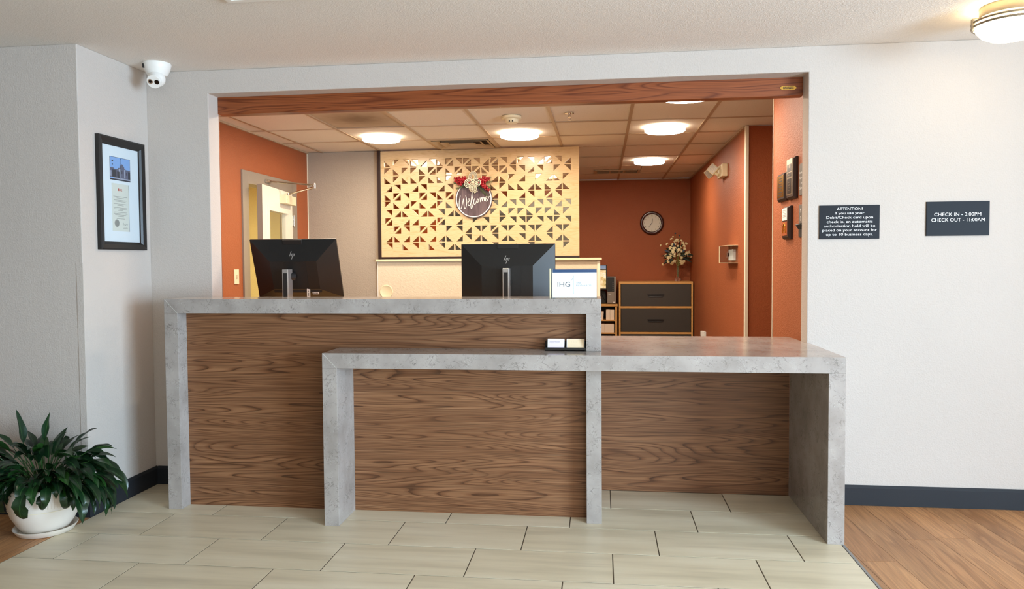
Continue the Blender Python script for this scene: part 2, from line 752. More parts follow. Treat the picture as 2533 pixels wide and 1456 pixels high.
def clip(poly, axis, val, keep_less):
    out = []
    for i in range(len(poly)):
        a, b = poly[i], poly[(i + 1) % len(poly)]
        ia, ib = (a[axis] <= val) == keep_less, (b[axis] <= val) == keep_less
        if ia:
            out.append(a)
        if ia != ib:
            t = (val - a[axis]) / (b[axis] - a[axis])
            out.append(tuple(a[j] + t * (b[j] - a[j]) for j in (0, 1)))
    return out


def planks(x0, x1, y0, y1, ang, ph, parent):
    pw, pl, g = .152, 1.22, .0009
    ca, sa = math.cos(ang), math.sin(ang)
    rnd = random.Random(3)
    for i in range(-40, 40):
        sh = rnd.choice((.0, .41, .77, 1.02)) + rnd.random() * .1
        for j in range(-6, 6):
            u0, v0 = ph + i * pw, j * pl + sh
            q = [(u0 + g, v0 + g), (u0 + pw - g, v0 + g), (u0 + pw - g, v0 + pl - g), (u0 + g, v0 + pl - g)]
            q = [(u * ca - v * sa, u * sa + v * ca) for u, v in q]
            for ax, val, kl in ((0, x1, True), (0, x0, False), (1, y1, True), (1, y0, False)):
                q = clip(q, ax, val, kl)
                if len(q) < 3:
                    break
            if len(q) < 3:
                continue
            ar = abs(sum(q[k][0] * q[(k + 1) % len(q)][1] - q[(k + 1) % len(q)][0] * q[k][1] for k in range(len(q)))) / 2
            if ar < .002:
                continue
            MB().prism(q, -.012, -.0005, 'z').build('plank', 'plank', parent)


planks(TX1 + .012, RX_, -3.4, YW, math.radians(4), .012, fl)
planks(-4.6, TX0 - .003, -2.6, YP, math.radians(4), .05, fl)
box('floor_board_base', LX, RX_, RY_, -3.4, -.012, -.004, 'plank', fl)

# lobby shell
box('ceiling_lobby', LX, RX_ + .1, RY_, YB, ZC, ZC + .1, 'lobby_ceiling_paint', None, **ST)
wf = MB()
wf.prism([(XP - .1, 0), (XL, 0), (XL, ZO), (XR, ZO), (XR, 0), (RX_ + .1, 0), (RX_ + .1, ZC), (XP - .1, ZC)], YW, YB, 'y')
wf.build('wall_front', 'lobby_wall_paint', None, .004, **ST)
MB().box(LX, XP, YP, YW, 0, ZC).build('wall_left_return', 'lobby_wall_paint', None, .004, **ST)
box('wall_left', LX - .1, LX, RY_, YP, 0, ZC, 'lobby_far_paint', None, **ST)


def holed_wall(name, a0, a1, h0, h1, o0, o1, z0, z1, c0, c1, axis, mat):
    mb = MB()
    for (p, q, r, s) in ((a0, o0, 0, ZC), (o1, a1, 0, ZC), (o0, o1, 0, z0), (o0, o1, z1, ZC)):
        if axis == 'x':
            mb.box(c0, c1, p, q, r, s)
        else:
            mb.box(p, q, c0, c1, r, s)
    return mb.build(name, mat, None, **ST)


holed_wall('wall_right', RY_, YW, 0, ZC, -5.3, -2.5, .3, 2.3, RX_, RX_ + .1, 'x', 'lobby_wall_paint')
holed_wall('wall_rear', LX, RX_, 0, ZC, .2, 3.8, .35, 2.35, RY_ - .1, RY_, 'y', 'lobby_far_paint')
for nm, M, w in (('window_1', T((RX_ + .05, -3.9, 0)) @ Rz(90), 2.8), ('window_2', T((2.0, RY_ - .05, 0)), 3.6)):  # window_2 is unseen, set around the added rear fill
    f = MB(M)
    z0, z1 = (.3, 2.3) if nm == 'window_1' else (.35, 2.35)
    f.box(-w / 2, w / 2, -.03, .03, z0, z0 + .05).box(-w / 2, w / 2, -.03, .03, z1 - .05, z1)
    for k in range(4):
        x = -w / 2 + k * (w - .05) / 3
        f.box(x, x + .05, -.03, .03, z0, z1)
    wo = f.build(nm, 'black_matte', None, **ST)
    MB(M).box(-w / 2, w / 2, -.003, .003, z0, z1).build('pane', 'clear_sheet', wo)

# baseboards
bb = MB()
bb.prism([(YW, 0), (YW - .014, 0), (YW - .014, .092), (YW - .006, .105), (YW, .105)], 1.0897, RX_, 'x')
bb.build('baseboard_right', 'charcoal_base', None, **ST)
MB().prism([(YP, 0), (YP - .014, 0), (YP - .014, .092), (YP - .006, .105), (YP, .105)], LX, XP + .014, 'x').build('baseboard_left', 'charcoal_base', None, **ST)
MB().prism([(XP, 0), (XP + .014, 0), (XP + .014, .092), (XP + .006, .105), (XP, .105)], YP - .0, YW, 'y').build('baseboard_return', 'charcoal_base', None, **ST)
MB().prism([(YW, 0), (YW - .014, 0), (YW - .014, .092), (YW - .006, .105), (YW, .105)], XP + .014, -2.281, 'x').build('baseboard_front', 'charcoal_base', None, **ST)
# corner guard on the column
g = MB()
g.box(XP - .033, XP + .0025, YP - .0025, YP, .105, 1.304).box(XP, XP + .0025, YP, YP + .033, .105, 1.304)
g.build('trim_1', 'lobby_wall_paint', None, .0006, label='pale corner guard strip on the edge of the column', **ST)

# beam under the head of the opening
box('trim_2', XL, XR, YB - .012, YB + .05, ZBM, ZO + .02, 'beam', None, .003, label='reddish stained wooden beam across the top of the opening', **ST)

# office shell
OLX, OBY, ORX = -2.95, 6.66, 1.19
WT = .1
od = (2.285, 3.215, 1.985)  # door opening y0,y1,ztop
ol = MB()
ol.box(OLX - WT, OLX, YB, od[0], 0, ZC).box(OLX - WT, OLX, od[1], OBY, 0, ZC).box(OLX - WT, OLX, od[0], od[1], od[2], ZC)
ol.build('wall_office_left', 'orange_wall_paint', None, **ST)
box('wall_office_back', OLX, ORX, OBY, OBY + .1, 0, ZC, 'orange_wall_paint', None, **ST)
MB().box(ORX, ORX + .12, 2.79, OBY + .1, 0, ZC).build('wall_office_right', 'orange_wall_paint', None, **ST)
box('wall_alcove', ORX + .002, 2.4, 2.765, 2.789, 0, ZC, 'orange_wall_paint', None, **ST)
box('wall_plaque', XPW, XPW + .13, YB, 1.30, 0, ZC, 'orange_wall_paint', None, **ST)
box('wall_alcove_end', 2.4, 2.5, YB, 2.79, 0, ZC, 'orange_wall_paint', None, **ST)
box('wall_alcove_near', XPW + .13, 2.4, 1.17, 1.30, 0, ZC, 'orange_wall_paint', None, **ST)
box('wall_office_front', OLX - WT, XL, YB, YB + .005, 0, ZC, 'orange_wall_paint', None, **ST)
box('wall_grey', OLX, -2.215, 3.60, 3.68, 0, ZC, 'taupe_wall_paint', None, **ST)
# corner beads
box('trim_3', ORX - .006, ORX + .022, 2.745, 2.79, 0, ZC, 'bead_white', None, .003, label='white corner bead on the far office wall', **ST)
box('trim_4', XPW - .004, XPW + .012, 1.295, 1.308, 0, ZC, 'bead_white', None, .002, label='white corner bead at the end of the plaque wall', **ST)
box('trim_5', OLX, OLX + .008, 3.592, 3.60, 0, ZC, 'bead_white', None, .001, **ST)
# half wall carrying the screen
hw = MB()
hw.box(-2.225, -.02, 3.58, 3.72, 0, 1.305)
hw.build('wall_half', 'cream_wall_paint', None, .003, **ST)
box('trim_6', -.045, -.016, 3.572, 3.585, 0, 1.303, 'bead_white', None, .003, label='pale edge strip at the open end of the half wall', **ST)
box('trim_7', -2.235, .0, 3.545, 3.75, 1.305, 1.328, 'cream_plastic', None, .003, label='pale stone ledge capping the half wall', **ST)
box('trim_8', -2.229, -2.222, 3.572, 3.58, 0, 1.303, 'seam_white', None, label='thin upright seam at the end of the half wall', **ST)

# office ceiling: grid and lay-in panels
oc = box('ceiling_office', OLX - WT, 2.5, YB, OBY + .1, ZC + .03, ZC + .08, 'grid_backing', None, **ST)
gx = [OLX, -2.79] + [.22 + .601 * k for k in range(-4, 4)] + [2.4]
gx = [x for i, x in enumerate(gx) if i < 1 or x > gx[i - 1]]
gx = [OLX, -2.785, -2.184, -1.583, -.982, -.381, .22, .821, 1.422, 2.02, 2.4]
gy = [YB, 1.06, 1.705, 2.352, 2.997, 3.657, 4.403, 5.184, 5.93, OBY]
for i in range(len(gx) - 1):
    for j in range(len(gy) - 1):
        x0, x1, y0, y1 = gx[i], gx[i + 1], gy[j], gy[j + 1]
        if x1 - x0 < .03 or y1 - y0 < .03:
            continue
        st = (i == 2 and j == 2)
        sag = random.uniform(-.001, .003)
        if (i, j) in ((3, 4), (5, 7), (6, 7)):
            continue  # air vents sit in these two bays
        o = box('ceiling_panel', x0 + .006, x1 - .006, y0 + .006, y1 - .006, ZC + .002 + sag, ZC + .016 + sag, 'ctile_stained' if st else 'ctile', oc)
        if st:
            o['label'] = 'grey ceiling panel with a round dirty stain'
for x in gx[1:-1]:
    box('grid_bar', x - .012, x + .012, YB, OBY, ZC - .004, ZC + .004, 'grid_metal', oc)
for y in gy[1:-1]:
    box('grid_bar', OLX, 2.4, y - .011, y + .011, ZC - .003, ZC + .003, 'grid_metal', oc)
box('grid_bar', OLX, OLX + .02, YB, OBY, ZC - .012, ZC + .002, 'grid_metal', oc)
box('grid_bar', ORX - .02, ORX, 2.8, OBY, ZC - .012, ZC + .002, 'grid_metal', oc)
box('grid_bar', OLX, ORX, OBY - .02, OBY, ZC - .012, ZC + .002, 'grid_metal', oc)

# corridor beyond the office door
box('wall_corridor', -4.6, -4.5, .8, 5.2, 0, ZC, 'corridor_paint', None, **ST)
box('wall_corridor_end', -4.5, OLX - WT, 5.1, 5.2, 0, ZC, 'corridor_paint', None, **ST)
box('wall_corridor_near', -4.5, OLX - WT, .8, .9, 0, ZC, 'corridor_paint', None, **ST)
box('ceiling_corridor', -4.6, OLX - WT, .8, 5.2, ZC, ZC + .1, 'ctile', None, **ST)


# ================================================================== THINGS
ZU, ZL, TH = 1.111, .854, .074
XUL, XUR, XLL, XLR = -2.280, -.0036, -1.361, 1.0897
YLF, YPN, YP2 = -.1607, .0837, .552

# ---- upper counter
rc = thing('reception_counter', 'tall walnut-fronted reception counter with a grey stone top and end slabs', 'counter', ((XUL + XUR) / 2, 0, 0))
box('countertop', XUL, XUR, 0, .25, ZU - TH, ZU, 'quartz', rc, .0014)
box('leg', XUL, XUL + TH, 0, .25, 0, ZU - TH, 'quartz', rc, .0012)
box('leg', XUR - TH, XUR, 0, .25, ZL, ZU - TH, 'quartz', rc, .0012)
box('leg', XUR - TH, XUR, 0, .25, 0, ZL - TH, 'quartz', rc, .0012)
box('panel', XUL + TH, XUR - TH, YPN, YPN + .018, 0, ZU - TH, 'walnut_laminate', rc)
MB().prism([(XUL + .002, ZU - .0005), (XUL + .0035, ZU - .0005), (XUL + TH - .0005, ZU - TH + .0015), (XUL + TH - .0005, ZU - TH)], -.0006, .0, 'y').build('miter_seam', 'seam_white', rc)
box('work_surface', XUL + .09, XUR - .09, .27, 1.0, .735, .76, 'oak_edge', rc, .002)
box('support', XUL + .09, XUL + .12, .27, .98, 0, .735, 'oak_edge', rc)
box('support', XUR - .14, XUR - .11, .27, .98, 0, .735, 'oak_edge', rc)
box('back_panel', XUL + TH, XUR - TH, .225, .245, 0, ZU - TH, 'oak_edge', rc)

# ---- lower counter
lc = thing('lower_counter', 'lower grey stone counter in front of the tall one, with an open knee space', 'counter', ((XLL + XLR) / 2, YLF, 0))
plan = [(XLL, YLF), (XLR, YLF), (XLR, YW), (1.072, YW), (1.072, .55), (1.06, .762), (-.0776, .762), (-.0776, YPN), (XLL, YPN)]
MB().prism(plan, ZL - TH, ZL, 'z').build('countertop', 'quartz', lc, .0014)
box('leg', XLL, XLL + TH, YLF, YPN, 0, ZL - TH, 'quartz', lc, .0012)
MB().prism([(XLR - TH, YLF), (XLR, YLF), (XLR, YW), (1.072, YW), (1.072, YP2), (XLR - TH, YP2)], 0, ZL - TH, 'z').build('leg', 'quartz', lc, .0012)
box('back_panel', -.0776, XLR - TH, YP2, YP2 + .018, 0, ZL - TH, 'walnut_laminate', lc)
box('side_panel', -.05, -.012, .25, YP2, 0, ZL - TH, 'walnut_laminate', lc)
MB().prism([(XLL + .002, ZL - .0005), (XLL + .0035, ZL - .0005), (XLL + TH - .0005, ZL - TH + .0015), (XLL + TH - .0005, ZL - TH)], YLF - .0006, YLF, 'y').build('miter_seam', 'seam_white', lc)


# ---- monitors seen from behind
def monitor(name, label, x, y, zc, tilt, colx, coly, colz, stickers):
    t = thing(name, label, 'monitor', (x, coly + .1, .76), 'desk monitors seen from behind')
    M = T((x, y, zc)) @ Rx(tilt)
    w, h = .272, .186
    b = MB(M)
    # shell: thin rim, sloping facets, raised centre
    rim = [(-w, 0, -h), (w, 0, -h), (w, 0, h), (-w, 0, h)]
    front = [(-w, .012, -h), (w, .012, -h), (w, .012, h), (-w, .012, h)]
    mid = [(-.147, -.042, -.118), (.147, -.042, -.118), (.147, -.042, .06), (-.147, -.042, .06)]
    b.add(rim + front + mid, [(0, 1, 5, 4), (1, 2, 6, 5), (2, 3, 7, 6), (3, 0, 4, 7), (7, 6, 5, 4),
                              (1, 0, 8, 9), (2, 1, 9, 10), (3, 2, 10, 11), (0, 3, 11, 8), (8, 11, 10, 9)])
    b.build('housing', 'monitor_black', t, .0012, bseg=1)
    box('centre_cover', -.062, .078, -.0435, -.042, -.115, .058, 'monitor_panel', t, M=M)
    c = MB(M)
    c.box(-.06, .06, -.0112, -.004, .157, .1858)
    c.build('camera_module', 'monitor_panel', t, .001, bseg=1)
    box('port_bay', -.15, .15, -.0375, -.03, -.142, -.119, 'black_matte', t, M=M)
    box('screen', -w + .006, w - .006, .0115, .0135, -h + .012, h - .006, 'screen_glow', t, M=M)
    # logo: four slanted strokes on the upper facet
    lg = MB(M @ T((-.0, -.0275, .098)) @ Rx(-18.4))
    for (x0, z0, x1, z1) in ((-.0195, -.009, -.0085, .021), (-.009, -.009, -.0035, .0075), (-.0075, -.027, .0045, .0075), (.0065, -.009, .0125, .0075)):
        d = .0021
        lg.prism([(x0 - d, z0), (x0 + d, z0), (x1 + d, z1), (x1 - d, z1)], -.0035, -.001, 'y')
    lg.build('logo', 'silver', t)
    # stand
    s = MB()
    s.box(colx - .0185, colx + .0185, coly, coly + .065, .766, colz)
    s.build('stand_column', 'silver', t, .002)
    box('column_inset', colx - .0115, colx + .0115, coly - .0015, coly + .002, .80, colz - .022, 'black_matte', t)
    q = M @ Vector((0, -.042, -.035))
    MB().tube([(colx, coly + .055, min(colz - .04, q.z)), (x * .7 + colx * .3, (coly + .065 + q.y) / 2 + .012, q.z), tuple(q)], .026, 16).build('hinge_hub', 'black_matte', t, smooth=True)
    box('stand_base', colx - .12, colx + .12, coly - .09, coly + .13, .76, .767, 'silver', t, .002)
    if stickers:
        k = MB(M @ T((.070, -.046, -.146)) @ Rz(-6) @ Ry(8))
        k.box(-.0105, .0105, -.001, .001, -.026, .030)
        kt = k.build('tag', 'white_plastic', t)
        kp = MB(M @ T((.070, -.046, -.146)) @ Rz(-6) @ Ry(8))
        kp.box(-.004, .003, -.0014, -.001, .012, .020).box(-.002, .004, -.0014, -.001, -.016, .006)
        kp.build('print', 'grey_ink', kt)
        KS = M @ T((.113, -.036, -.146)) @ Rx(8)
        kk = MB(KS).box(-.020, .020, -.002, -.0005, -.0085, .0085).build('sticker', 'white_plastic', t, .0008)
        bars = MB(KS)
        for i in range(9):
            bars.box(-.0155 + i * .0035, -.0155 + i * .0035 + .0019, -.0024, -.002, -.0045, .0045)
        bars.build('barcode', 'black_matte', kk)
    return t


monitor('monitor', 'black monitor tilted back on its stand, white stickers on its back', -1.852, .715, 1.262, 19, -1.878, .60, 1.258, True)
monitor('monitor', 'upright black monitor in the middle of the counter beside the white card sign', -.536, .60, 1.211, 0, -.533, .47, 1.258, False)

# ---- acrylic sign holder with a card
sh = thing('sign_holder', 'clear acrylic holder with a white rewards card standing on the tall counter end', 'sign', (-.14, .06, ZU))
box('back_sheet', -.258, -.024, .068, .071, ZU, 1.259, 'clear_sheet', sh)
box('edge', -.2585, -.2535, .045, .071, ZU, 1.259, 'cream_plastic', sh, .0006)
box('edge', -.2475, -.2445, .052, .062, ZU, 1.258, 'cream_plastic', sh, .0004)
box('top_strip', -.2435, -.026, .0600, .063, 1.2385, 1.254, 'blue_strip', sh)
box('foot', -.258, -.024, .04, .085, ZU, ZU + .003, 'clear_sheet', sh)
cdp = box('card', -.2435, -.026, .0595, .0625, ZU + .003, 1.2385, 'white_paper', sh)
lettering('lettering', [('IHG', dict(w=.0625, h=.0265), T((-.188, .0592, 1.1675)))], 'ink_dark', cdp)
lettering('small_lettering', [('ONE', dict(h=.0085, align='LEFT'), T((-.1265, .0592, 1.1835))), ('REWARDS', dict(w=.075, h=.0085, align='LEFT'), T((-.1265, .0592, 1.1705)))], 'ink_soft', cdp)
em = MB()
em.box(-.1425, -.1412, .0588, .0595, 1.157, 1.2150).box(-.1395, -.1386, .0588, .0595, 1.132, 1.2240)
em.prism([(-.1530, 1.1985), (-.1500, 1.1985), (-.1440, 1.2080), (-.1456, 1.2080)], .0588, .0595, 'y')
em.prism([(-.1462, 1.2070), (-.1446, 1.2070), (-.1380, 1.2230), (-.1389, 1.2230)], .0588, .0595, 'y')
em.build('emblem', 'ink_soft', cdp)

# ---- business cards
ch = thing('card_holder', 'black two-pocket card holder on the lower counter against the stone upright', 'holder', (-.18, .03, ZL))
hb = MB()
hb.box(-.279, -.082, .0, .006, ZL, ZL + .017).box(-.279, -.082, .0, .065, ZL, ZL + .004).box(-.279, -.082, .055, .065, ZL, ZL + .045)
hb.prism([(.0, ZL), (.065, ZL), (.065, ZL + .045), (.05, ZL + .045), (.0, ZL + .012)], -.281, -.278, 'x')
hb.prism([(.0, ZL), (.065, ZL), (.065, ZL + .045), (.05, ZL + .045), (.0, ZL + .012)], -.180, -.177, 'x')
hb.prism([(.0, ZL), (.065, ZL), (.065, ZL + .045), (.05, ZL + .045), (.0, ZL + .012)], -.083, -.080, 'x')
hb.build('tray', 'black_satin', ch)


def cards(label, x0, x1, mat, lines):
    t = thing('business_cards', label, 'cards', ((x0 + x1) / 2, .02, ZL + .005), 'business cards in the black holder')
    M = T(((x0 + x1) / 2, .013, ZL + .0085)) @ Rx(-18)
    w = (x1 - x0) / 2
    box('card', -w, w, .0, .012, 0, .052, 'white_paper', t, .0006, M=M)
    box('print', -w + .003, w - .003, -.0006, .0, .004, .049, mat, t, M=M)
    lettering('lettering', [(s, dict(h=h, w=ww, align='LEFT'), M @ T((x, -.0007, z))) for s, h, ww, x, z in lines], 'ink_dark', t)


cards('pink-tinted business cards in the open-sided pocket of the black holder', -.268, -.185, 'card_pink',
      [('GENERAL MANAGER', .0036, .052, -.033, .034), ('- - - - - - - -', .002, .03, -.022, .026), ('- - - - - - - - -', .002, .034, -.022, .018)])
cards('peach-tinted business cards in the pocket nearest the stone upright', -.174, -.086, 'card_peach',
      [('- - - -', .003, .04, -.034, .035), ('- - - - - - - -', .002, .033, -.024, .024), ('- - - - - - - - -', .002, .036, -.024, .017)])

# ---- wall signs
s1 = thing('wall_sign', 'dark wall sign headed ATTENTION about card authorization holds', 'sign', (1.281, YW, 1.49), 'dark lettered signs on the white lobby wall')
box('panel', 1.131, 1.430, YW - .008, YW, 1.4005, 1.5760, 'sign_panel', s1, .0008)
L = ['ATTENTION!', 'If you use your', 'Debit/Check card upon', 'check in, an automatic', 'authorization hold will be', 'placed on your account for', 'up to 10 business days.']
Wd = [.128, .146, .232, .228, .254, .270, .233]
lettering('lettering', [(s, dict(w=w, h=.0140), T((1.281, YW - .0082, 1.5505 - i * .0221))) for i, (s, w) in enumerate(zip(L, Wd))], 'sign_text', s1)
s2 = thing('wall_sign', 'dark wall sign giving check in and check out times', 'sign', (1.811, YW, 1.50), 'dark lettered signs on the white lobby wall')
box('panel', 1.659, 1.963, YW - .008, YW, 1.4115, 1.5870, 'sign_panel', s2, .0008)
lettering('lettering', [('CHECK IN - 3:00PM', dict(w=.226, h=.0178), T((1.809, YW - .0082, 1.5125))), ('CHECK OUT - 11:00AM', dict(w=.257, h=.0178), T((1.811, YW - .0082, 1.4845)))], 'sign_text', s2)

# ---- framed certificate on the return wall (faces +X)
fr = thing('framed_certificate', 'black framed photo and certificate hung on the pale return wall', 'picture', (XP, .16, 1.676))
y0, y1, z0, z1, fw_ = -.036, .358, 1.374, 1.977, .044
prof = [(0, 0), (0, .022), (.008, .026), (.03, .02), (fw_ - .004, .012), (fw_, .010), (fw_, 0)]
fm = MB()
cor = [(y0, z0, 1, 1), (y1, z0, -1, 1), (y1, z1, -1, -1), (y0, z1, 1, -1)]
vs = []
for (cy, cz, sy, sz) in cor:
    vs += [(XP + d, cy + sy * a, cz + sz * a) for a, d in prof]
n = len(prof)
fs = []
for k in range(4):
    for i in range(n):
        a, b = k * n + i, k * n + (i + 1) % n
        c, d = ((k + 1) % 4) * n + (i + 1) % n, ((k + 1) % 4) * n + i
        fs.append((a, d, c, b))
fm.add(vs, fs)
fm.build('frame', 'black_satin', fr)
box('mat_board', XP + .002, XP + .006, y0 + .04, y1 - .04, z0 + .04, z1 - .04, 'white_paper', fr)
ph = MB()
PX = XP + .0062
pho = box('photo', XP + .006, PX + .0004, .069, .242, 1.751, 1.876, 'black_satin', fr)
sky = box('sky_print', PX, PX + .0008, .071, .240, 1.753, 1.874, 'photo_sky', pho)
bd = MB()
for (a, b, c, d) in ((.071, .10, 1.765, 1.817), (.10, .135, 1.765, 1.812), (.135, .20, 1.765, 1.820), (.20, .24, 1.765, 1.815), (.150, .19, 1.82, 1.829)):
    bd.box(PX + .0006, PX + .0011, a, b, c, d)
bd.prism([(.154, 1.829), (.186, 1.829), (.180, 1.839), (.170, 1.843), (.160, 1.839)], PX + .0006, PX + .0011, 'x')
bd.build('building_print', 'photo_building', pho)
bd = MB()
for (a, b, c, d) in ((.088, .122, 1.765, 1.806), (.128, .148, 1.765, 1.80), (.222, .24, 1.765, 1.806), (.165, .169, 1.79, 1.808), (.175, .179, 1.79, 1.808), (.205, .209, 1.785, 1.80), (.157, .1585, 1.76, 1.872), (.084, .096, 1.85, 1.857), (.086, .094, 1.832, 1.837), (.157, .163, 1.866, 1.870), (.071, .240, 1.753, 1.758)):
    bd.box(PX + .0009, PX + .0014, a, b, c, d)
bd.build('shade_print', 'photo_dark', pho)
bd = MB()
for (a, b, c, d) in ((.142, .156, 1.768, 1.815), (.188, .198, 1.768, 1.815), (.10, .24, 1.758, 1.765), (.071, .08, 1.77, 1.80)):
    bd.box(PX + .0007, PX + .0012, a, b, c, d)
bd.build('pale_print', 'photo_pale', pho)
ce = box('certificate', XP + .006, PX + .0006, .080, .223, 1.475, 1.7335, 'cert_cream', fr)
box('cut_edge', XP + .006, PX + .0009, .223, .2245, 1.475, 1.7335, 'photo_dark', fr)
MC = T((PX + .0012, .150, 0)) @ Rz(90)
lettering('red_lettering', [('IHG', dict(w=.031, h=.0135, align='CENTER'), MC @ T((0, 0, 1.6945)))], 'red_ink', ce)
box('red_mark', PX + .0006, PX + .0013, .1345, .1395, 1.6945, 1.708, 'red_ink', ce)
ink = MB()
rr = random.Random(5)
for zz, segs in ((1.662, 1), (1.654, .55), (1.643, .9), (1.636, .75), (1.6225, 1.0), (1.6145, .45), (1.602, 1), (1.595, .95), (1.587, .35), (1.577, .9), (1.570, 1), (1.563, .8), (1.555, .45), (1.543, .6)):
    hw_ = .058 * segs
    a = -hw_
    while a < hw_:
        b = min(a + rr.uniform(.004, .011), hw_)
        ink.box(PX + .0006, PX + .001, .150 + a, .150 + b, zz, zz + .0021)
        a = b + .0016
ink.build('print', 'grey_ink', ce)
MB().lathe([(0, PX + .0016), (.018, PX + .0016), (.0205, PX + .0008)], (0, .117, 1.519), 28, 'x').build('seal', 'silver_seal', ce)
sg = [(PX + .001, .166 + .004 * i, 1.513 + .005 * math.sin(i * 1.9) + (0.006 if i == 1 else 0)) for i in range(12)]
MB().tube(sg, .0006, 4).box(PX + .0006, PX + .001, .170, .205, 1.498, 1.4995).box(PX + .0006, PX + .001, .167, .208, 1.4925, 1.494).build('signature', 'grey_ink', ce)
box('glazing', XP + .0085, XP + .0095, y0 + .042, y1 - .042, z0 + .042, z1 - .042, 'clear_sheet', fr)

# ---- security camera in the ceiling corner
sc_ = thing('security_camera', 'white dome security camera under the ceiling in the wall corner', 'camera', (-2.445, .255, ZC))
MB().lathe([(.0, 0), (.072, 0), (.074, -.006), (.068, -.03), (.056, -.058), (.048, -.068), (0, -.07)], (-2.445, .255, ZC), 36).build('mount', 'white_plastic', sc_, smooth=True)
ec = Vector((-2.437, .235, ZC - .088))
MB().ball(ec, .046, 28, 18).build('eyeball', 'white_plastic', sc_, smooth=True)
ME = T(ec) @ Rz(10) @ Rx(34)
MB(ME).lathe([(.0, -.0485), (.036, -.0485), (.038, -.046), (.038, -.030)], (0, 0, 0), 28, 'y').build('face_plate', 'white_plastic', sc_, smooth=True)
MB(ME).lathe([(0, -.0505), (.0135, -.0505), (.0135, -.048)], (-.0165, 0, .003), 20, 'y').build('lens', 'chrome', sc_)
MB(ME).lathe([(0, -.052), (.0075, -.052), (.0075, -.050)], (-.0165, 0, .003), 16, 'y').build('lens_glass', 'lens_black', sc_)
MB(ME).lathe([(0, -.0505), (.0125, -.0505), (.0125, -.048)], (.0175, 0, -.001), 20, 'y').build('infrared_window', 'lens_black', sc_)
box('slot', -2.494, -2.486, .196, .204, ZC - .034, ZC - .012, 'black_matte', sc_, M=Matrix())

# ---- lobby ceiling lamp
ll = thing('ceiling_lamp', 'lit frosted bowl ceiling lamp with brushed double rings by the white wall', 'lamp', (1.79, -.09, ZC))
LC = (1.79, -.09, 0)
MB().lathe([(0, ZC), (.118, ZC), (.120, ZC - .004), (.120, ZC - .045), (.112, ZC - .052), (0, ZC - .052)], LC, 48).build('canopy', 'nickel', ll, smooth=True)
MB().lathe([(.138, 2.338), (.1385, 2.326), (.132, 2.305), (.112, 2.280), (.08, 2.262), (.04, 2.253), (0, 2.250)], LC, 48).build('bowl', 'lobby_lamp_glow', ll, smooth=True)
for z in (2.322, 2.340):
    MB().tube([(LC[0] + .147 * math.cos(a), LC[1] + .147 * math.sin(a), z) for a in [2 * PI * k / 48 for k in range(48)]], .0055, 8, True).build('ring', 'ring_metal', ll, smooth=True)
for a in (175, 55, 295):
    MB(T((LC[0], LC[1], 0)) @ Rz(a)).box(.146, .156, -.010, .010, 2.302, 2.356).box(.120, .150, -.004, .004, 2.352, 2.358).build('bracket', 'nickel', ll, .001, bseg=1)

# ---- panel light at the top of the frame
pl = thing('ceiling_panel_light', 'white rectangular panel light in the lobby ceiling, cut by the top edge', 'light', (-.96, -.93, ZC))
q = MB()
q.box(-1.562, -.352, -.655, -.627, ZC - .012, ZC).box(-1.562, -.352, -1.237, -1.209, ZC - .012, ZC).box(-1.562, -1.534, -1.209, -.655, ZC - .012, ZC).box(-.38, -.352, -1.209, -.655, ZC - .012, ZC)
q.build('frame', 'white_plastic', pl, .002)
box('diffuser', -1.534, -.38, -1.209, -.655, ZC - .006, ZC - .001, 'white_plastic', pl)

# ---- office disc lamps; the last three are unseen, added to brighten the office
LG = 'round disc lamps on the office ceiling'
for lb, x, y in (('lit disc lamp in front of the taupe wall, nearest the door', -1.927, 2.771), ('lit disc lamp before the welcome screen beside the smoke detector', -.703, 2.78),
                 ('lit disc lamp over the open end of the office, nearer of two', .523, 2.70), ('lit disc lamp deep in the office above the clock wall', .524, 4.733),
                 ('lit disc lamp almost hidden behind the wooden beam', .56, 1.425), ('unseen added disc lamp behind the wooden beam in front of the welcome screen', -.70, 1.36), ('unseen added disc lamp behind the wooden beam at the door end', -1.93, 1.36),
                 ('unseen added disc lamp behind the welcome screen', -.70, 4.733)):
    t = thing('disc_lamp', lb, 'lamp', (x, y, ZC), LG)
    MB().lathe([(.166, ZC - .002), (.168, ZC - .010), (.166, ZC - .036), (.158, ZC - .040), (.156, ZC - .038)], (x, y, 0), 48).build('rim', 'lamp_rim_glow', t, smooth=True)
    MB().lathe([(.157, ZC - .038), (.08, ZC - .041), (0, ZC - .042)], (x, y, 0), 48).build('diffuser', 'office_lamp_glow', t, smooth=True)

# ---- smoke detector, sprinkler, vents
sd = thing('smoke_detector', 'cream round smoke detector on the office ceiling', 'detector', (-.682, 2.04, ZC))
MB().lathe([(0, ZC - .002), (.076, ZC - .002), (.076, ZC - .018), (.066, ZC - .026), (0, ZC - .026)], (-.682, 2.04, 0), 32).build('base', 'cream_plastic', sd, smooth=True)
MB().lathe([(.055, ZC - .026), (.050, ZC - .048), (.036, ZC - .056), (0, ZC - .056)], (-.682, 2.04, 0), 32).build('cap', 'cream_plastic', sd, smooth=True)
for a in (-.014, .010):
    box('slot', -.682 + a, -.674 + a, 1.985, 1.992, ZC - .05, ZC - .040, 'black_matte', sd)
sp = thing('sprinkler', 'small chrome fire sprinkler in an office ceiling panel', 'sprinkler', (-.239, 1.99, ZC))
MB().lathe([(0, ZC), (.034, ZC), (.035, ZC - .004), (.022, ZC - .008), (.012, ZC - .008), (.012, ZC - .03), (0, ZC - .03)], (-.239, 1.99, 0), 24).build('escutcheon', 'chrome', sp, smooth=True)
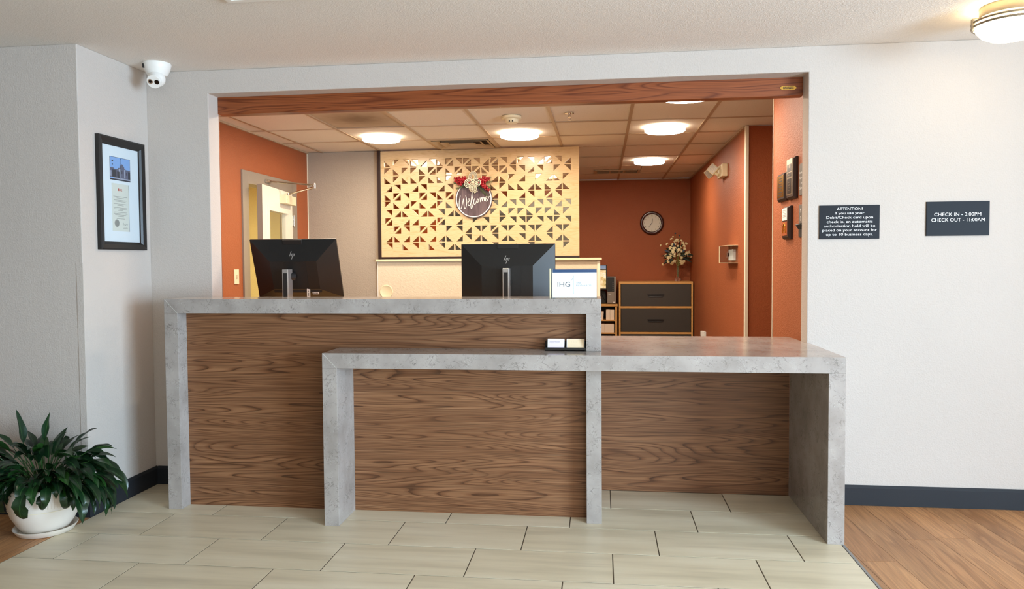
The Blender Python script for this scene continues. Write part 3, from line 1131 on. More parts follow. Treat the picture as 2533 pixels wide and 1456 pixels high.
for s_ in (-1, 1):
    MB().tube([(-.239 + s_ * .011, 1.99, ZC - .028), (-.239 + s_ * .014, 1.99, ZC - .038), (-.239 + s_ * .004, 1.99, ZC - .05)], .0025, 6).build('arm', 'chrome', sp)
MB().lathe([(0, ZC - .050), (.014, ZC - .050), (.014, ZC - .052), (0, ZC - .052)], (-.239, 1.99, 0), 12).build('deflector', 'chrome', sp)


def vent(name, label, x0, x1, y0, y1, style):
    t = thing(name, label, 'vent', ((x0 + x1) / 2, (y0 + y1) / 2, ZC))
    e = .03
    z = ZC
    q = MB()
    q.box(x0, x1, y0, y0 + e, z - .006, z).box(x0, x1, y1 - e, y1, z - .006, z).box(x0, x0 + e, y0 + e, y1 - e, z - .006, z).box(x1 - e, x1, y0 + e, y1 - e, z - .006, z)
    q.build('frame', 'vent_metal', t)
    box('duct', x0 + .002, x1 - .002, y0 + .002, y1 - .002, z + .02, z + .025, 'vent_dark', t)
    if style == 'square':
        for i in range(3):
            a, b = .075 + i * .07, .075 + i * .07 - .045
            zz0, zz1 = z - .014, z + .014
            vs = []
            for d, zz in ((a, zz1), (b, zz0)):
                vs += [(x0 + d, y0 + d, zz), (x1 - d, y0 + d, zz), (x1 - d, y1 - d, zz), (x0 + d, y1 - d, zz)]
            MB().add(vs, [(k, (k + 1) % 4, 4 + (k + 1) % 4, 4 + k) for k in range(4)]).build('louver', 'vent_metal', t)
    else:
        n = 3
        w = (x1 - x0 - 2 * e) / n
        for i in range(n):
            xa = x0 + e + i * w
            box('divider', xa - .008, xa + .012, y0 + e, y1 - e, z - .004, z + .01, 'vent_metal', t)
            for k in range(6):
                yk = y0 + e + .02 + k * (y1 - y0 - 2 * e) / 6
                MB(T((xa + w / 2, yk, z + .005)) @ Rx(35)).box(-w / 2 + .012, w / 2 - .01, -.022, .022, -.001, .001).build('louver', 'vent_metal', t)


vent('air_vent', 'square stepped air vent above the welcome screen', -1.577, -.988, 3.005, 3.54, 'square')
vent('air_vent', 'long louvered air vent near the clock wall', -.10, .47, 5.55, 5.92, 'long')
box('ceiling_panel', -1.577, -.988, 3.55, 3.65, ZC + .003, ZC + .016, 'ctile', oc)
for xx in (-.375, .47):
    box('ceiling_panel', xx + .006, (-.10 if xx < 0 else .815), 5.19, 5.924, ZC + .003, ZC + .016, 'ctile', oc)
box('ceiling_panel', -.10, .47, 5.19, 5.54, ZC + .003, ZC + .016, 'ctile', oc)

# ---- cut-out welcome screen on the half wall
ls = thing('cutout_screen', 'pale wood screen with triangular cut-outs over bronze mirror on the half wall', 'screen', (-1.2, 3.57, 1.33))
SX0, SX1, SZ0, SZ1, SY0, SY1 = -2.172, -.214, 1.350, 2.392, 3.548, 3.560
GRID = ['CABT4BAB1', ]
ROWS = ['CABtDBCsBsBDsBDADsBD', ]
# one letter a cell: a b c d = right angle top-left, top-right, bottom-left, bottom-right; s t = two triangles; . = plain
ROWS = [
    'cabtdbcsbsbdsbdabdsbd',
    'acaacsacsbstbsbbdb.ab',
    'caccaccacd.adcad.adca',
    'db.db.db....cacc' + 'dccdc',
    'csb.sbcs....db.db.sb.',
    'acdacdacd...bdbbdbbdb',
    'bdcbdcbdcacaacaacaaca',
    's.dd.ds.d.ab.abbabbab',
    '.sb.sb.abdbasbabbadba',
    'dcddcddcdbdcbdcbdcbdc',
    'b.cb.cb.dc.d.b.d.b..a',
]
ROWS[6] = 'bdcbdcbdcacaacaacaaca'
ROWS[6] = 'b' + 'd' + 'c' + 'b' + 'd' + 'c' + 'b' + 'd' + 'c' + 'a' + 'c' + 'a' + 'a' + 'c' + 'a' + 'a' + 'c' + 'a' + 'a' + 'c' + 'a'
ROWS[10] = 'b.cb.cbdc.d.b.d.b.c.a'
px_ = (-.293 - -2.136) / 20.88
pz_ = (2.243 - 1.430) / 10.0 * 1.0
pz_ = (2.2435 - 1.4315 + .02) / 10.12
GX0 = -2.136 - .06 * px_
GZT = 2.2265 + .06 * pz_ + pz_  # top of the first row of cells


def tri_pts(code, cx, cz):
    h, l = .44, .735
    c = {'a': (-1, 1), 'b': (1, 1), 'c': (-1, -1), 'd': (1, -1)}[code]
    X, Z = cx + c[0] * h * px_, cz + c[1] * h * pz_
    return [(X, Z), (X - c[0] * l * px_, Z), (X, Z - c[1] * l * pz_)]


lat = MB()
fa, fb = [], []
holes = []
for r, row in enumerate(ROWS):
    for c_, code in enumerate(row):
        cx, cz = GX0 + (c_ + .5) * px_, GZT - (r + .5) * pz_
        for k in {'s': 'ad', 't': 'bc', '.': ''}.get(code, code):
            holes.append((r, c_, tri_pts(k, cx, cz)))
by = {}
for r, c_, tpts in holes:
    by.setdefault((r, c_), []).append(tpts)


def face2(poly, hs):
    loops = [[Vector((x, z, 0)) for x, z in poly]] + [[Vector((x, z, 0)) for x, z in h] for h in hs]
    flat = [p for lp in loops for p in lp]
    return flat, geometry.tessellate_polygon(loops)


def add_front(poly, hs):
    flat, tris = face2(poly, hs)
    for yy in (SY0, SY1):
        lat.add([(p.x, yy, p.y) for p in flat], [tuple(t) for t in tris])
    for h in hs:
        lat.add([(x, SY0, z) for x, z in h] + [(x, SY1, z) for x, z in h], [(i, (i + 1) % 3, 3 + (i + 1) % 3, 3 + i) for i in range(3)])


GX1, GZB = GX0 + 21 * px_, GZT - 11 * pz_
for r in range(11):
    for c_ in range(21):
        xa, xb = GX0 + c_ * px_, GX0 + (c_ + 1) * px_
        zb_, za_ = GZT - (r + 1) * pz_, GZT - r * pz_
        add_front([(xa, zb_), (xb, zb_), (xb, za_), (xa, za_)], by.get((r, c_), []))
for (xa, xb, za_, zb_) in ((SX0, GX0, SZ0, SZ1), (GX1, SX1, SZ0, SZ1), (GX0, GX1, GZT, SZ1), (GX0, GX1, SZ0, GZB)):
    add_front([(xa, za_), (xb, za_), (xb, zb_), (xa, zb_)], [])
lat.add([(x, y, z) for x, z in ((SX0, SZ0), (SX1, SZ0), (SX1, SZ1), (SX0, SZ1)) for y in (SY0, SY1)], [(0, 1, 3, 2), (2, 3, 5, 4), (4, 5, 7, 6), (6, 7, 1, 0)])
lat.build('cutout_panel', 'ash_screen', ls)
box('mirror', SX0 + .01, SX1 - .005, SY1 + .008, SY1 + .014, SZ0, SZ1, 'mirror', ls)
box('side_frame', SX0 - .034, SX0 - .002, SY0 - .004, SY1 + .05, 1.328, ZC - .004, 'mirror_black', ls, .002)
box('bottom_frame', SX0 - .002, SX1, SY0 - .002, SY1 + .05, 1.328, 1.349, 'mirror_black', ls, .002)

# ---- round welcome plaque with berries and a bow
wp = thing('welcome_plaque', 'round grey Welcome board with red berries and striped bow on the screen', 'sign', (-1.235, 3.53, 1.90))
WC = (-1.235, 0, 1.905)
MB().lathe([(0, 3.522), (.166, 3.522), (.166, 3.546), (0, 3.546)], WC, 56, 'y').build('board', 'disc', wp)
MB().lathe([(.166, 3.540), (.1665, 3.519), (.1755, 3.519), (.176, 3.540)], WC, 56, 'y').build('white_rim', 'white_plastic', wp)
MB().lathe([(.176, 3.546), (.1762, 3.523), (.1825, 3.524), (.183, 3.546)], WC, 56, 'y').build('dark_rim', 'disc', wp)
# handwriting strokes in plaque coordinates, taken in order W e l c o m e
S = .00262
stroke = [(-68, 22), (-74, -10), (-74, -36), (-68, -46), (-62, -38), (-53, 0), (-51, 6), (-50, -20), (-47, -42), (-42, -44), (-36, -24), (-36, 4), (-40, 22)]
st2 = [(-32, -16), (-25, -10), (-20, 0), (-22, 6), (-27, 2), (-29, -14), (-26, -28), (-20, -28), (-10, -10), (-3, 16), (-1, 36), (-5, 38), (-9, 18), (-13, -16), (-13, -40), (-9, -44), (-4, -30), (3, -2), (8, 6)]
st3 = [(9, 8), (4, 0), (2, -14), (5, -24), (10, -22), (17, -8), (22, 4), (26, 2), (26, -8), (22, -14), (19, -8), (22, 2), (30, 2)]
st4 = [(35, 10), (37, -12), (38, -4), (44, 10), (46, 10), (46, -8), (48, -2), (54, 10), (57, 8), (57, -4), (60, -6), (66, 2), (72, 12), (70, 18), (65, 12), (63, 0), (66, -8), (72, -6), (80, 10), (84, 18)]


def smooth(pts, n=4):
    out = []
    P_ = [pts[0]] + list(pts) + [pts[-1]]
    for i in range(1, len(P_) - 2):
        p0, p1, p2, p3 = [Vector(p) for p in P_[i - 1:i + 3]]
        for k in range(n):
            t = k / n
            out.append(.5 * ((2 * p1) + (p2 - p0) * t + (2 * p0 - 5 * p1 + 4 * p2 - p3) * t * t + (3 * p1 - p0 - 3 * p2 + p3) * t ** 3))
    out.append(Vector(pts[-1]))
    return out


wl = MB()
for st_ in (stroke, st2, st3, st4):
    wl.tube([(WC[0] + p[0] * S * .72 - .004, 3.520, WC[2] + p[1] * S * .72 - .006) for p in smooth(st_)], .0034, 6)
wl.build('lettering', 'white_plastic', wp, smooth=True)
rb = random.Random(11)
for (cx, cz, rx, rz, n, rot) in ((-.108, .178, .078, .040, 96, -8), (.098, .176, .062, .034, 70, 5), (.104, .122, .060, .018, 36, -35)):
    for i in range(n):
        a, b = rb.gauss(0, .5), rb.gauss(0, .5)
        a, b = max(-1, min(1, a)), max(-1, min(1, b))
        ca, sa = math.cos(math.radians(rot)), math.sin(math.radians(rot))
        x, z = a * rx, b * rz
        p = (WC[0] + cx + x * ca - z * sa, 3.500 + rb.uniform(-.014, .012), WC[2] + cz + x * sa + z * ca)
        MB().ball(p, rb.uniform(.0085, .0108), 7, 5).build('berry', 'berry_red', wp, smooth=True)
for (cx, cz, dx, dz) in ((-.06, .150, -1, .05), (-.06, .140, -1, -.35), (-.07, .165, -1, .35), (.06, .150, 1, .12), (.06, .140, 1, -.3), (.05, .16, 1, .4), (.04, .13, .7, -.75)):
    nb = MB()
    ln = rb.uniform(.10, .135)
    for i in range(46):
        t = i / 45
        x, z = WC[0] + cx + dx * ln * t, WC[2] + cz + dz * ln * t
        for s_ in (-1, 1):
            a = math.atan2(dz, dx) + s_ * rb.uniform(.35, 1.0)
            l_ = rb.uniform(.02, .034)
            p0, p1 = Vector((x, 3.508, z)), Vector((x + math.cos(a) * l_, 3.508 + rb.uniform(-.012, .006), z + math.sin(a) * l_))
            d = Vector((-math.sin(a), 0, math.cos(a))) * .0011
            nb.add([p0 - d, p0 + d, p1], [(0, 1, 2)])
    nb.build('pine_sprig', 'pine_green', wp, fix=False)


def ribbon(path, width, yb):
    """striped ribbon: cream and black strips side by side along a path in the plaque plane"""
    cr, bk = MB(), MB()
    pts = smooth(path, 5)
    n = 7
    for i in range(len(pts) - 1):
        a, b = pts[i], pts[i + 1]
        da = (pts[min(i + 1, len(pts) - 1)] - pts[max(i - 1, 0)])
        db = (pts[min(i + 2, len(pts) - 1)] - pts[i])
        na, nb_ = Vector((-da.y, da.x)).normalized(), Vector((-db.y, db.x)).normalized()
        ya, yb2 = yb - .012 * math.sin(PI * i / (len(pts) - 1)), yb - .012 * math.sin(PI * (i + 1) / (len(pts) - 1))
        for k in range(n):
            u0, u1 = (k / n - .5) * width, ((k + 1) / n - .5) * width
            q = [a + na * u0, a + na * u1, b + nb_ * u1, b + nb_ * u0]
            (cr if k % 2 == 0 else bk).add([(WC[0] + v.x, y, WC[2] + v.y) for v, y in zip(q, (ya, ya, yb2, yb2))], [(0, 1, 2, 3)])
    return cr, bk


for path, wd in (([(0, .165), (-.03, .20), (-.012, .245), (.018, .245), (.026, .20), (0, .165)], .030), ([(0, .16), (-.045, .172), (-.065, .15), (-.045, .128), (0, .155)], .046),
                 ([(0, .16), (.035, .175), (.055, .16), (.04, .14), (0, .155)], .046), ([(0, .155), (-.02, .125), (-.018, .095), (-.035, .082)], .034), ([(0, .155), (.022, .125), (.016, .09), (.03, .062)], .036), ([(.004, .155), (.01, .13), (-.002, .10), (.004, .066)], .022)):
    cr, bk = ribbon(path, wd, 3.492)
    r_ = cr.build('ribbon', 'ribbon_cream', wp, fix=False)
    bk.build('stripe', 'ribbon_black', r_, fix=False)
MB().ball((WC[0], 3.483, WC[2] + .158), .014, 12, 8).build('ribbon_knot', 'ribbon_cream', wp, smooth=True)

# round cover plate on the half wall
rp = thing('wall_plate', 'plain round cover plate low on the cream half wall', 'plate', (-2.138, 3.58, 1.005))
MB().lathe([(0, 3.576), (.056, 3.576), (.062, 3.572), (.066, 3.574), (.068, 3.58)], (-2.138, 0, 1.005), 40, 'y').build('cover', 'cream_plastic', rp, smooth=True)

# ---- office door
d1 = thing('door_1', 'white glazed door standing ajar in the orange wall', None, (OLX, 2.75, 0), kind='structure')
f = MB()
jw = .085
f.box(OLX - WT - .015, OLX + .015, od[0] - jw, od[0] + .02, 0, od[2] + jw).box(OLX - WT - .015, OLX + .015, od[1] - .02, od[1] + jw, 0, od[2] + jw).box(OLX - WT - .015, OLX + .015, od[0] + .02, od[1] - .02, od[2] - .02, od[2] + jw)
f.build('frame', 'door_frame_grey', d1, .002)
DH = T((OLX + .012, od[1] - .024, 0)) @ Rz(7.5)   # leaf local: -Y away from the hinge, +X into the office
dw, dt, dh = .885, .044, 1.96
gz0, gz1, gy0, gy1 = .95, 1.76, -dw + .16, -.15
lf = MB(DH)
lf.box(-dt, 0, -dw, gy0, .01, dh).box(-dt, 0, gy1, -.0, .01, dh).box(-dt, 0, gy0, gy1, .01, gz0).box(-dt, 0, gy0, gy1, gz1, dh)
leafo = lf.build('leaf', 'door_white', d1)
tr = MB(DH)
e = .035
tr.box(-dt - .008, .010, gy0 - e, gy0 + .008, gz0 - e, gz1 + e).box(-dt - .008, .010, gy1 - .008, gy1 + e, gz0 - e, gz1 + e).box(-dt - .008, .010, gy0 + .008, gy1 - .008, gz1 - .008, gz1 + e).box(-dt - .008, .010, gy0 + .008, gy1 - .008, gz0 - e, gz0 + .008)
tr.build('glazing_bead', 'door_white', leafo, .003)
box('pane', -dt / 2 - .003, -dt / 2 + .003, gy0, gy1, gz0, gz1, 'clear_sheet', leafo, M=DH)
box('edge_face', -dt, 0, -dw - .0012, -dw + .0002, .01, dh, 'door_frame_grey', leafo, M=DH)
for hz in (.25, 1.70):
    h = MB()
    h.box(OLX + .008, OLX + .019, od[1] - .03, od[1] + .012, hz - .05, hz + .05)
    for k in range(5):
        h.lathe([(0, hz - .055 + k * .023), (.009, hz - .055 + k * .023), (.009, hz - .034 + k * .023), (0, hz - .034 + k * .023)], (OLX + .026, od[1] - .008, 0), 12)
    h.build('hinge', 'chrome', d1)
MB(DH).tube([(.0, -dw + .07, 1.0), (.05, -dw + .07, 1.0), (.055, -dw + .09, 1.0), (.055, -dw + .19, 1.0)], .009, 10).build('handle', 'chrome', leafo, smooth=True)
cl = box('closer_body', .002, .062, -.40, -.085, 1.835, 1.915, 'cream_plastic', d1, .003, M=DH)
box('closer_cover_screw', .0625, .064, -.385, -.38, 1.87, 1.875, 'black_matte', cl, M=DH)
el = Vector((-2.60, 2.90, 2.005))
sh_ = Vector((OLX + .02, 2.66, 2.02))
spn = DH @ Vector((.034, -.25, 1.93))
a = MB()
a.tube([sh_, el], .008, 8).tube([tuple(spn), el + Vector((0, 0, -.02))], .010, 8)
a.tube([el + Vector((0, 0, -.032)), el + Vector((0, 0, .018))], .014, 10)
a.build('closer_arm', 'chrome', cl)
MB().box(OLX + .015, OLX + .035, 2.61, 2.70, 2.005, 2.035).build('closer_shoe', 'chrome', cl, .004)
MB().tube([tuple(spn - Vector((0, 0, .03))), tuple(spn + Vector((0, 0, .01)))], .014, 12).build('closer_spindle', 'chrome', cl)

# unseen lamp put in the corridor to light the passage
cl2 = thing('corridor_lamp', 'unseen round ceiling lamp added in the corridor behind the office door', 'lamp', (-3.8, 3.0, ZC))
MB().lathe([(.20, ZC - .001), (.20, ZC - .03), (.19, ZC - .035)], (-3.8, 3.0, 0), 32).build('rim', 'white_plastic', cl2)
MB().lathe([(.19, ZC - .034), (0, ZC - .04)], (-3.8, 3.0, 0), 32).build('diffuser', 'corridor_lamp_glow', cl2)

# ---- light switch by the door
sw = thing('light_switch', 'cream light switch on the orange wall before the door', 'switch', (OLX, 2.085, 1.188))
box('plate', OLX, OLX + .007, 2.047, 2.123, 1.128, 1.248, 'cream_plastic', sw, .002)
box('toggle', OLX + .006, OLX + .018, 2.079, 2.091, 1.178, 1.204, 'cream_plastic', sw, .002)
box('toggle_slot', OLX + .0065, OLX + .0078, 2.076, 2.094, 1.172, 1.205, 'vent_metal', sw)

# ---- brass plate on the beam
bp_ = thing('brass_plate', 'small engraved brass plate near the end of the wooden beam', 'plate', (.995, YB - .012, 2.214))
M = T((.995, YB - .0125, 2.2155)) @ Ry(1)
pts = [(-.042, -.004), (-.042, .004), (-.036, .006), (-.033, .011), (.033, .011), (.036, .006), (.042, .004), (.042, -.004), (.036, -.006), (.033, -.011), (-.033, -.011), (-.036, -.006)]
MB(M).prism(pts, -.002, 0, 'y').build('plate', 'brass', bp_)
en = MB(M)
rr = random.Random(2)
for zz in (.002, -.006):
    x = -.026
    while x < .024:
        b = x + rr.uniform(.003, .006)
        en.box(x, b, -.0024, -.002, zz, zz + .004)
        x = b + .0014
en.build('engraving', 'black_plate', bp_)
for s_ in (-.0385, .0385):
    MB(M).lathe([(0, -.003), (.002, -.003), (.0022, -.002)], (s_, 0, 0), 10, 'y').build('screw', 'brass', bp_)


# ---- award plaques and grey signs on the office side wall (face -X)
def on_wall(y):   # local x runs towards -Y along the wall, local -y comes off the wall
    return T((XPW, y, 0)) @ Rz(-90)


def plaque(label, ya, yb, za, zb):
    """ya > yb; board with chamfered front"""
    t = thing('award_plaque', label, 'plaque', (XPW, (ya + yb) / 2, (za + zb) / 2), 'award plaques on the orange side wall')
    M = on_wall((ya + yb) / 2)
    w = (ya - yb) / 2
    q = MB(M)
    d = .012
    vs = [(-w, 0, za), (w, 0, za), (w, 0, zb), (-w, 0, zb), (-w, -.012, za), (w, -.012, za), (w, -.012, zb), (-w, -.012, zb),
          (-w + d, -.024, za + d), (w - d, -.024, za + d), (w - d, -.024, zb - d), (-w + d, -.024, zb - d)]
    q.add(vs, [(0, 1, 5, 4), (1, 2, 6, 5), (2, 3, 7, 6), (3, 0, 4, 7), (4, 5, 9, 8), (5, 6, 10, 9), (6, 7, 11, 10), (7, 4, 8, 11), (8, 9, 10, 11), (3, 2, 1, 0)])
    q.build('board', 'dark_plaque_wood', t)
    return t, M, w


t, M, w = plaque('square award plaque with a gold plate, farthest along the orange side wall', 1.095, .905, 1.645, 1.812)
pp = box('gold_plate', -w + .014, w - .022, -.0255, -.024, 1.668, 1.796, 'gold', t, M=M)
en = MB(M)
en.box(-.06, -.045, -.0262, -.0255, 1.715, 1.76)
for i in range(5):
    en.box(-.03, .03 + .008 * (i % 2), -.0262, -.0255, 1.712 + i * .016, 1.718 + i * .016)
for i in range(2):
    en.box(-.06, .05, -.0262, -.0255, 1.678 + i * .015, 1.684 + i * .015)
en.build('engraving', 'dark_plaque_wood', pp)
t, M, w = plaque('tall award plaque with three black plates on silver', .862, .690, 1.640, 1.873)
pp = box('silver_plate', -w + .014, w - .03, -.0255, -.024, 1.664, 1.868, 'nickel', t, M=M)
for za, zb in ((1.796, 1.838), (1.766, 1.790), (1.672, 1.757)):
    b_ = box('black_plate', -w + .03, w - .052, -.0265, -.0255, za, zb, 'black_plate', pp, M=M)
en = MB(M)
for i in range(4):
    en.box(-.03, .012, -.0269, -.0265, 1.69 + i * .015, 1.692 + i * .015)
en.box(-.012, .0, -.0269, -.0265, 1.818, 1.832).box(-.03, .012, -.0269, -.0265, 1.776, 1.778)
en.build('engraving', 'nickel', pp)
t, M, w = plaque('narrow award plaque with white text plate over an amber picture plate', .962, .800, 1.414, 1.606)
pp = box('text_plate', -w + .014, w - .034, -.0255, -.024, 1.525, 1.596, 'white_paper', t, M=M)
en = MB(M)
for i in range(5):
    en.box(-.05, .02, -.0260, -.0255, 1.545 + i * .009, 1.547 + i * .009)
en.build('print', 'grey_ink', pp)
pp = box('picture_plate', -w + .014, w - .034, -.0255, -.024, 1.436, 1.517, 'amber_print', t, M=M)
en = MB(M)
en.tube([(-.045, -.0257, 1.45), (-.04, -.0257, 1.49), (-.014, -.0257, 1.508), (.01, -.0257, 1.49), (.014, -.0257, 1.45)], .004, 5)
en.box(-.028, .0, -.0262, -.0255, 1.465, 1.472).box(-.022, -.008, -.0262, -.0255, 1.48, 1.488)
en.build('gold_print', 'gold', pp)
gs = thing('wall_sign', 'grey lettered sign beside the tall plaque, partly hidden by the door jamb wall', 'sign', (XPW, .60, 1.74), 'grey signs on the orange side wall')
M = on_wall(.60)
box('panel', -.045, .045, -.006, 0, 1.648, 1.820, 'grey_sign', gs, .0008, M=M)
lettering('lettering', [(s_, dict(h=.014, w=w_, align='LEFT'), M @ T((x_, -.0061, z_))) for s_, w_, x_, z_ in (('Inde', .05, -.034, 1.765), ('Sign', .05, -.034, 1.737), ('an', .025, -.008, 1.709), ('Sign', .05, -.034, 1.681))], 'sign_text', gs)
gs = thing('wall_sign', 'grey lettered sign with a small tray below it beside the narrow plaque', 'sign', (XPW, .60, 1.52), 'grey signs on the orange side wall')
box('panel', -.05, .045, -.006, 0, 1.495, 1.597, 'grey_sign', gs, .0008, M=M)
lettering('lettering', [('M', dict(h=.026, w=.022, align='LEFT'), M @ T((-.02, -.0061, 1.552))), ('O', dict(h=.026, w=.022, align='LEFT'), M @ T((-.018, -.0061, 1.508)))], 'sign_text', gs)
q = MB(M)
q.box(-.052, .045, -.006, 0, 1.418, 1.494).prism([(-.022, 1.486), (-.02, 1.49), (-.006, 1.470), (-.006, 1.462)], -.055, .045, 'x')
q.build('tray', 'charcoal_base', gs)

# ---- emergency light on the right office wall
eg = thing('emergency_light', 'twin head emergency light high on the orange office wall', 'light', (ORX, 3.80, 2.15))
box('body', ORX - .055, ORX, 3.66, 3.94, 2.095, 2.215, 'cream_plastic', eg, .006)


def head(loc, rz, rx, ry):
    M = T(loc) @ Rz(rz) @ Rx(rx) @ Ry(ry)
    hd = MB(M)
    hd.prism([(-.045, -.045), (.045, -.045), (.045, .045), (-.045, .045)], -.005, .03, 'y')
    ho = hd.build('lamp_head', 'cream_plastic', eg, .008)
    lensm = MB(M)
    for i in range(7):
        lensm.box(-.037, .037, -.0085, -.004, -.036 + i * .0108, -.029 + i * .0108)
    lensm.build('lens_rib', 'silver', ho)
    return ho


head((1.075, 3.83, 2.185), -22, -8, 42)
head((1.070, 4.02, 2.165), -30, 14, 55)
MB().tube([(1.09, 3.85, 2.15), (1.13, 3.80, 2.12)], .016, 10).build('swivel', 'cream_plastic', eg)

# ---- thermostat under a clear cover
th = thing('thermostat', 'white thermostat in a clear locking cover on the orange office wall', 'thermostat', (ORX, 3.35, 1.35))
box('unit', ORX - .03, ORX, 3.20, 3.42, 1.293, 1.392, 'white_plastic', th, .004)
MB().lathe([(0, -.036), (.02, -.036), (.02, -.028)], (0, 0, 0), 14, 'y').build('tmp', None, None)
bpy.data.objects.remove(bpy.data.objects['tmp'])
MB(T((ORX - .03, 3.40, 1.345)) @ Rz(-90)).lathe([(0, -.014), (.016, -.014), (.018, 0)], (0, 0, 0), 16, 'y').build('lock', 'black_plate', th)
MB(T((ORX - .045, 3.40, 1.345)) @ Rz(-90)).box(-.003, .003, -.004, 0, -.03, .03).box(-.03, .02, -.004, 0, -.003, .003).build('key', 'chrome', th)
cv = MB()
cv.box(ORX - .085, ORX - .082, 3.10, 3.60, 1.270, 1.425).box(ORX - .082, ORX, 3.10, 3.105, 1.270, 1.425).box(ORX - .082, ORX, 3.595, 3.60, 1.270, 1.425).box(ORX - .082, ORX, 3.105, 3.595, 1.270, 1.274).box(ORX - .082, ORX, 3.105, 3.595, 1.421, 1.425)
cv.build('cover', 'clear_sheet', th)
for zz in (1.268, 1.424):
    box('cover_rim', ORX - .087, ORX, 3.10, 3.60, zz, zz + .004, 'cream_plastic', th)
box('cover_rim', ORX - .088, ORX - .08, 3.592, 3.60, 1.272, 1.424, 'cream_plastic', th)

# ---- wall outlet
ot = thing('wall_outlet', 'white plug in a wall outlet low on the orange wall by the dresser', 'outlet', (ORX, 5.18, .43))
box('plate', ORX - .006, ORX, 5.10, 5.26, .36, .47, 'white_plastic', ot, .002)
box('plug', ORX - .045, ORX - .006, 5.20, 5.27, .41, .47, 'white_plastic', ot, .004)

# ---- wall clock
wc = thing('wall_clock', 'round wall clock with a dark red wooden rim on the orange back wall', 'clock', (.677, OBY, 1.807))
CC = (.677, 0, 1.807)
MB().lathe([(.118, OBY - .018), (.120, OBY - .036), (.132, OBY - .042), (.150, OBY - .038), (.160, OBY - .022), (.162, OBY)], CC, 56, 'y').build('rim', 'clock_wood', wc, smooth=True)
fc = MB().lathe([(0, OBY - .018), (.119, OBY - .018), (.119, OBY), (0, OBY)], CC, 48, 'y').build('face', 'clock_face', wc)
num = []
for k in range(1, 13):
    a = math.radians(90 - 30 * k)
    num.append((str(k), dict(h=.021 if k < 10 or k == 12 else .017), T((CC[0] + .099 * math.cos(a), OBY - .0185, CC[2] + .099 * math.sin(a) - .0105)) @ Matrix.Scale(.85, 4, (1, 0, 0))))
lettering('numeral', num, 'stem_green', fc)
hn = MB()
for (a_, l_, w_) in ((11 - 2, .066, .0032), (218, .084, .0026)):
    a = math.radians(90 - a_)
    d, nrm = Vector((math.cos(a), math.sin(a))), Vector((-math.sin(a), math.cos(a)))
    p = Vector((CC[0], CC[2]))
    hn.prism([tuple(p - d * .01 + nrm * w_), tuple(p + d * l_ * .6 + nrm * w_), tuple(p + d * l_), tuple(p + d * l_ * .6 - nrm * w_), tuple(p - d * .01 - nrm * w_)], OBY - .022, OBY - .0195, 'y')
hn.build('hands', 'black_plate', wc)
MB().lathe([(0, OBY - .0315), (.05, OBY - .030), (.1, OBY - .025), (.118, OBY - .021)], CC, 40, 'y').build('lens', 'clear_sheet', wc, smooth=True)

# ---- dresser
DX0, DX1, DY0, DZ = .221, 1.172, 6.2, 1.022
dr = thing('dresser', 'oak edged dresser with dark drawer fronts below the clock', 'dresser', ((DX0 + DX1) / 2, 6.42, 0))
e = .022
q = MB()
q.box(DX0, DX1, DY0, 6.64, DZ - .03, DZ).box(DX0, DX0 + e, DY0, 6.64, 0, DZ - .03).box(DX1 - e, DX1, DY0, 6.64, 0, DZ - .03)
q.box(DX0 + e, DX1 - e, DY0, 6.62, .676, .702).box(DX0 + e, DX1 - e, DY0, 6.62, .338, .364).box(DX0 + e, DX1 - e, DY0, 6.62, .0, .03)
q.build('carcass', 'oak_edge', dr)
box('back_board', DX0 + e, DX1 - e, 6.60, 6.62, .03, DZ - .03, 'dark_laminate', dr)
for za, zb in ((.704, DZ - .033), (.367, .673), (.033, .335)):
    d_ = box('drawer', DX0 + e + .006, DX1 - e - .006, DY0 + .003, DY0 + .022, za, zb, 'dark_laminate', dr, .001)
    zc_ = (za + zb) / 2 + .0
    cx_ = (DX0 + DX1) / 2 + .03 - .03
    h = MB()
    h.prism([(cx_ - .105, zc_ + .010), (cx_ + .105, zc_ + .010), (cx_ + .105, zc_ + .004), (cx_ + .092, zc_ - .022), (cx_ + .08, zc_ - .026), (cx_ - .08, zc_ - .026), (cx_ - .092, zc_ - .022), (cx_ - .105, zc_ + .004)], DY0 + .001, DY0 + .0032, 'y')
    h.box(cx_ - .107, cx_ + .107, DY0 - .014, DY0 + .003, zc_ + .006, zc_ + .012)
    h.tube([(cx_ - .09, DY0 - .004, zc_ - .020), (cx_ + .09, DY0 - .004, zc_ - .020)], .004, 8)
    h.build('handle', 'black_satin', d_)

# ---- vase with flowers
VX, VY, VZ = 1.002, 6.42, DZ
vz = thing('flower_vase', 'slim clear glass vase standing on the oak edged dresser', 'vase', (VX, VY, VZ))
MB().lathe([(0, VZ), (.030, VZ), (.032, VZ + .004), (.030, VZ + .05), (.026, VZ + .12), (.030, VZ + .21), (.027, VZ + .21), (.023, VZ + .12), (.026, VZ + .05), (.024, VZ + .035), (0, VZ + .035)], (VX, VY, 0), 28).build('glass', 'vase_glass', vz, smooth=True)
box('base_block', VX - .034, VX + .034, VY - .034, VY + .034, VZ, VZ + .045, 'vase_glass', vz, .003)
bq = thing('flower_bouquet', 'bouquet of cream blossoms and dark leaves in the slim glass vase', 'bouquet', (VX, VY, VZ + .06))
rb = random.Random(21)
tips = []
for i in range(54):
    a, r = rb.uniform(0, 2 * PI), math.sqrt(rb.random())
    rx_, rz_ = .175 * r * math.cos(a), .165 * r * math.sin(a)
    tips.append((VX + rx_ - .015, VY - rb.uniform(.0, .13) * (1 - r * .6) - .01, VZ + .385 + rz_))
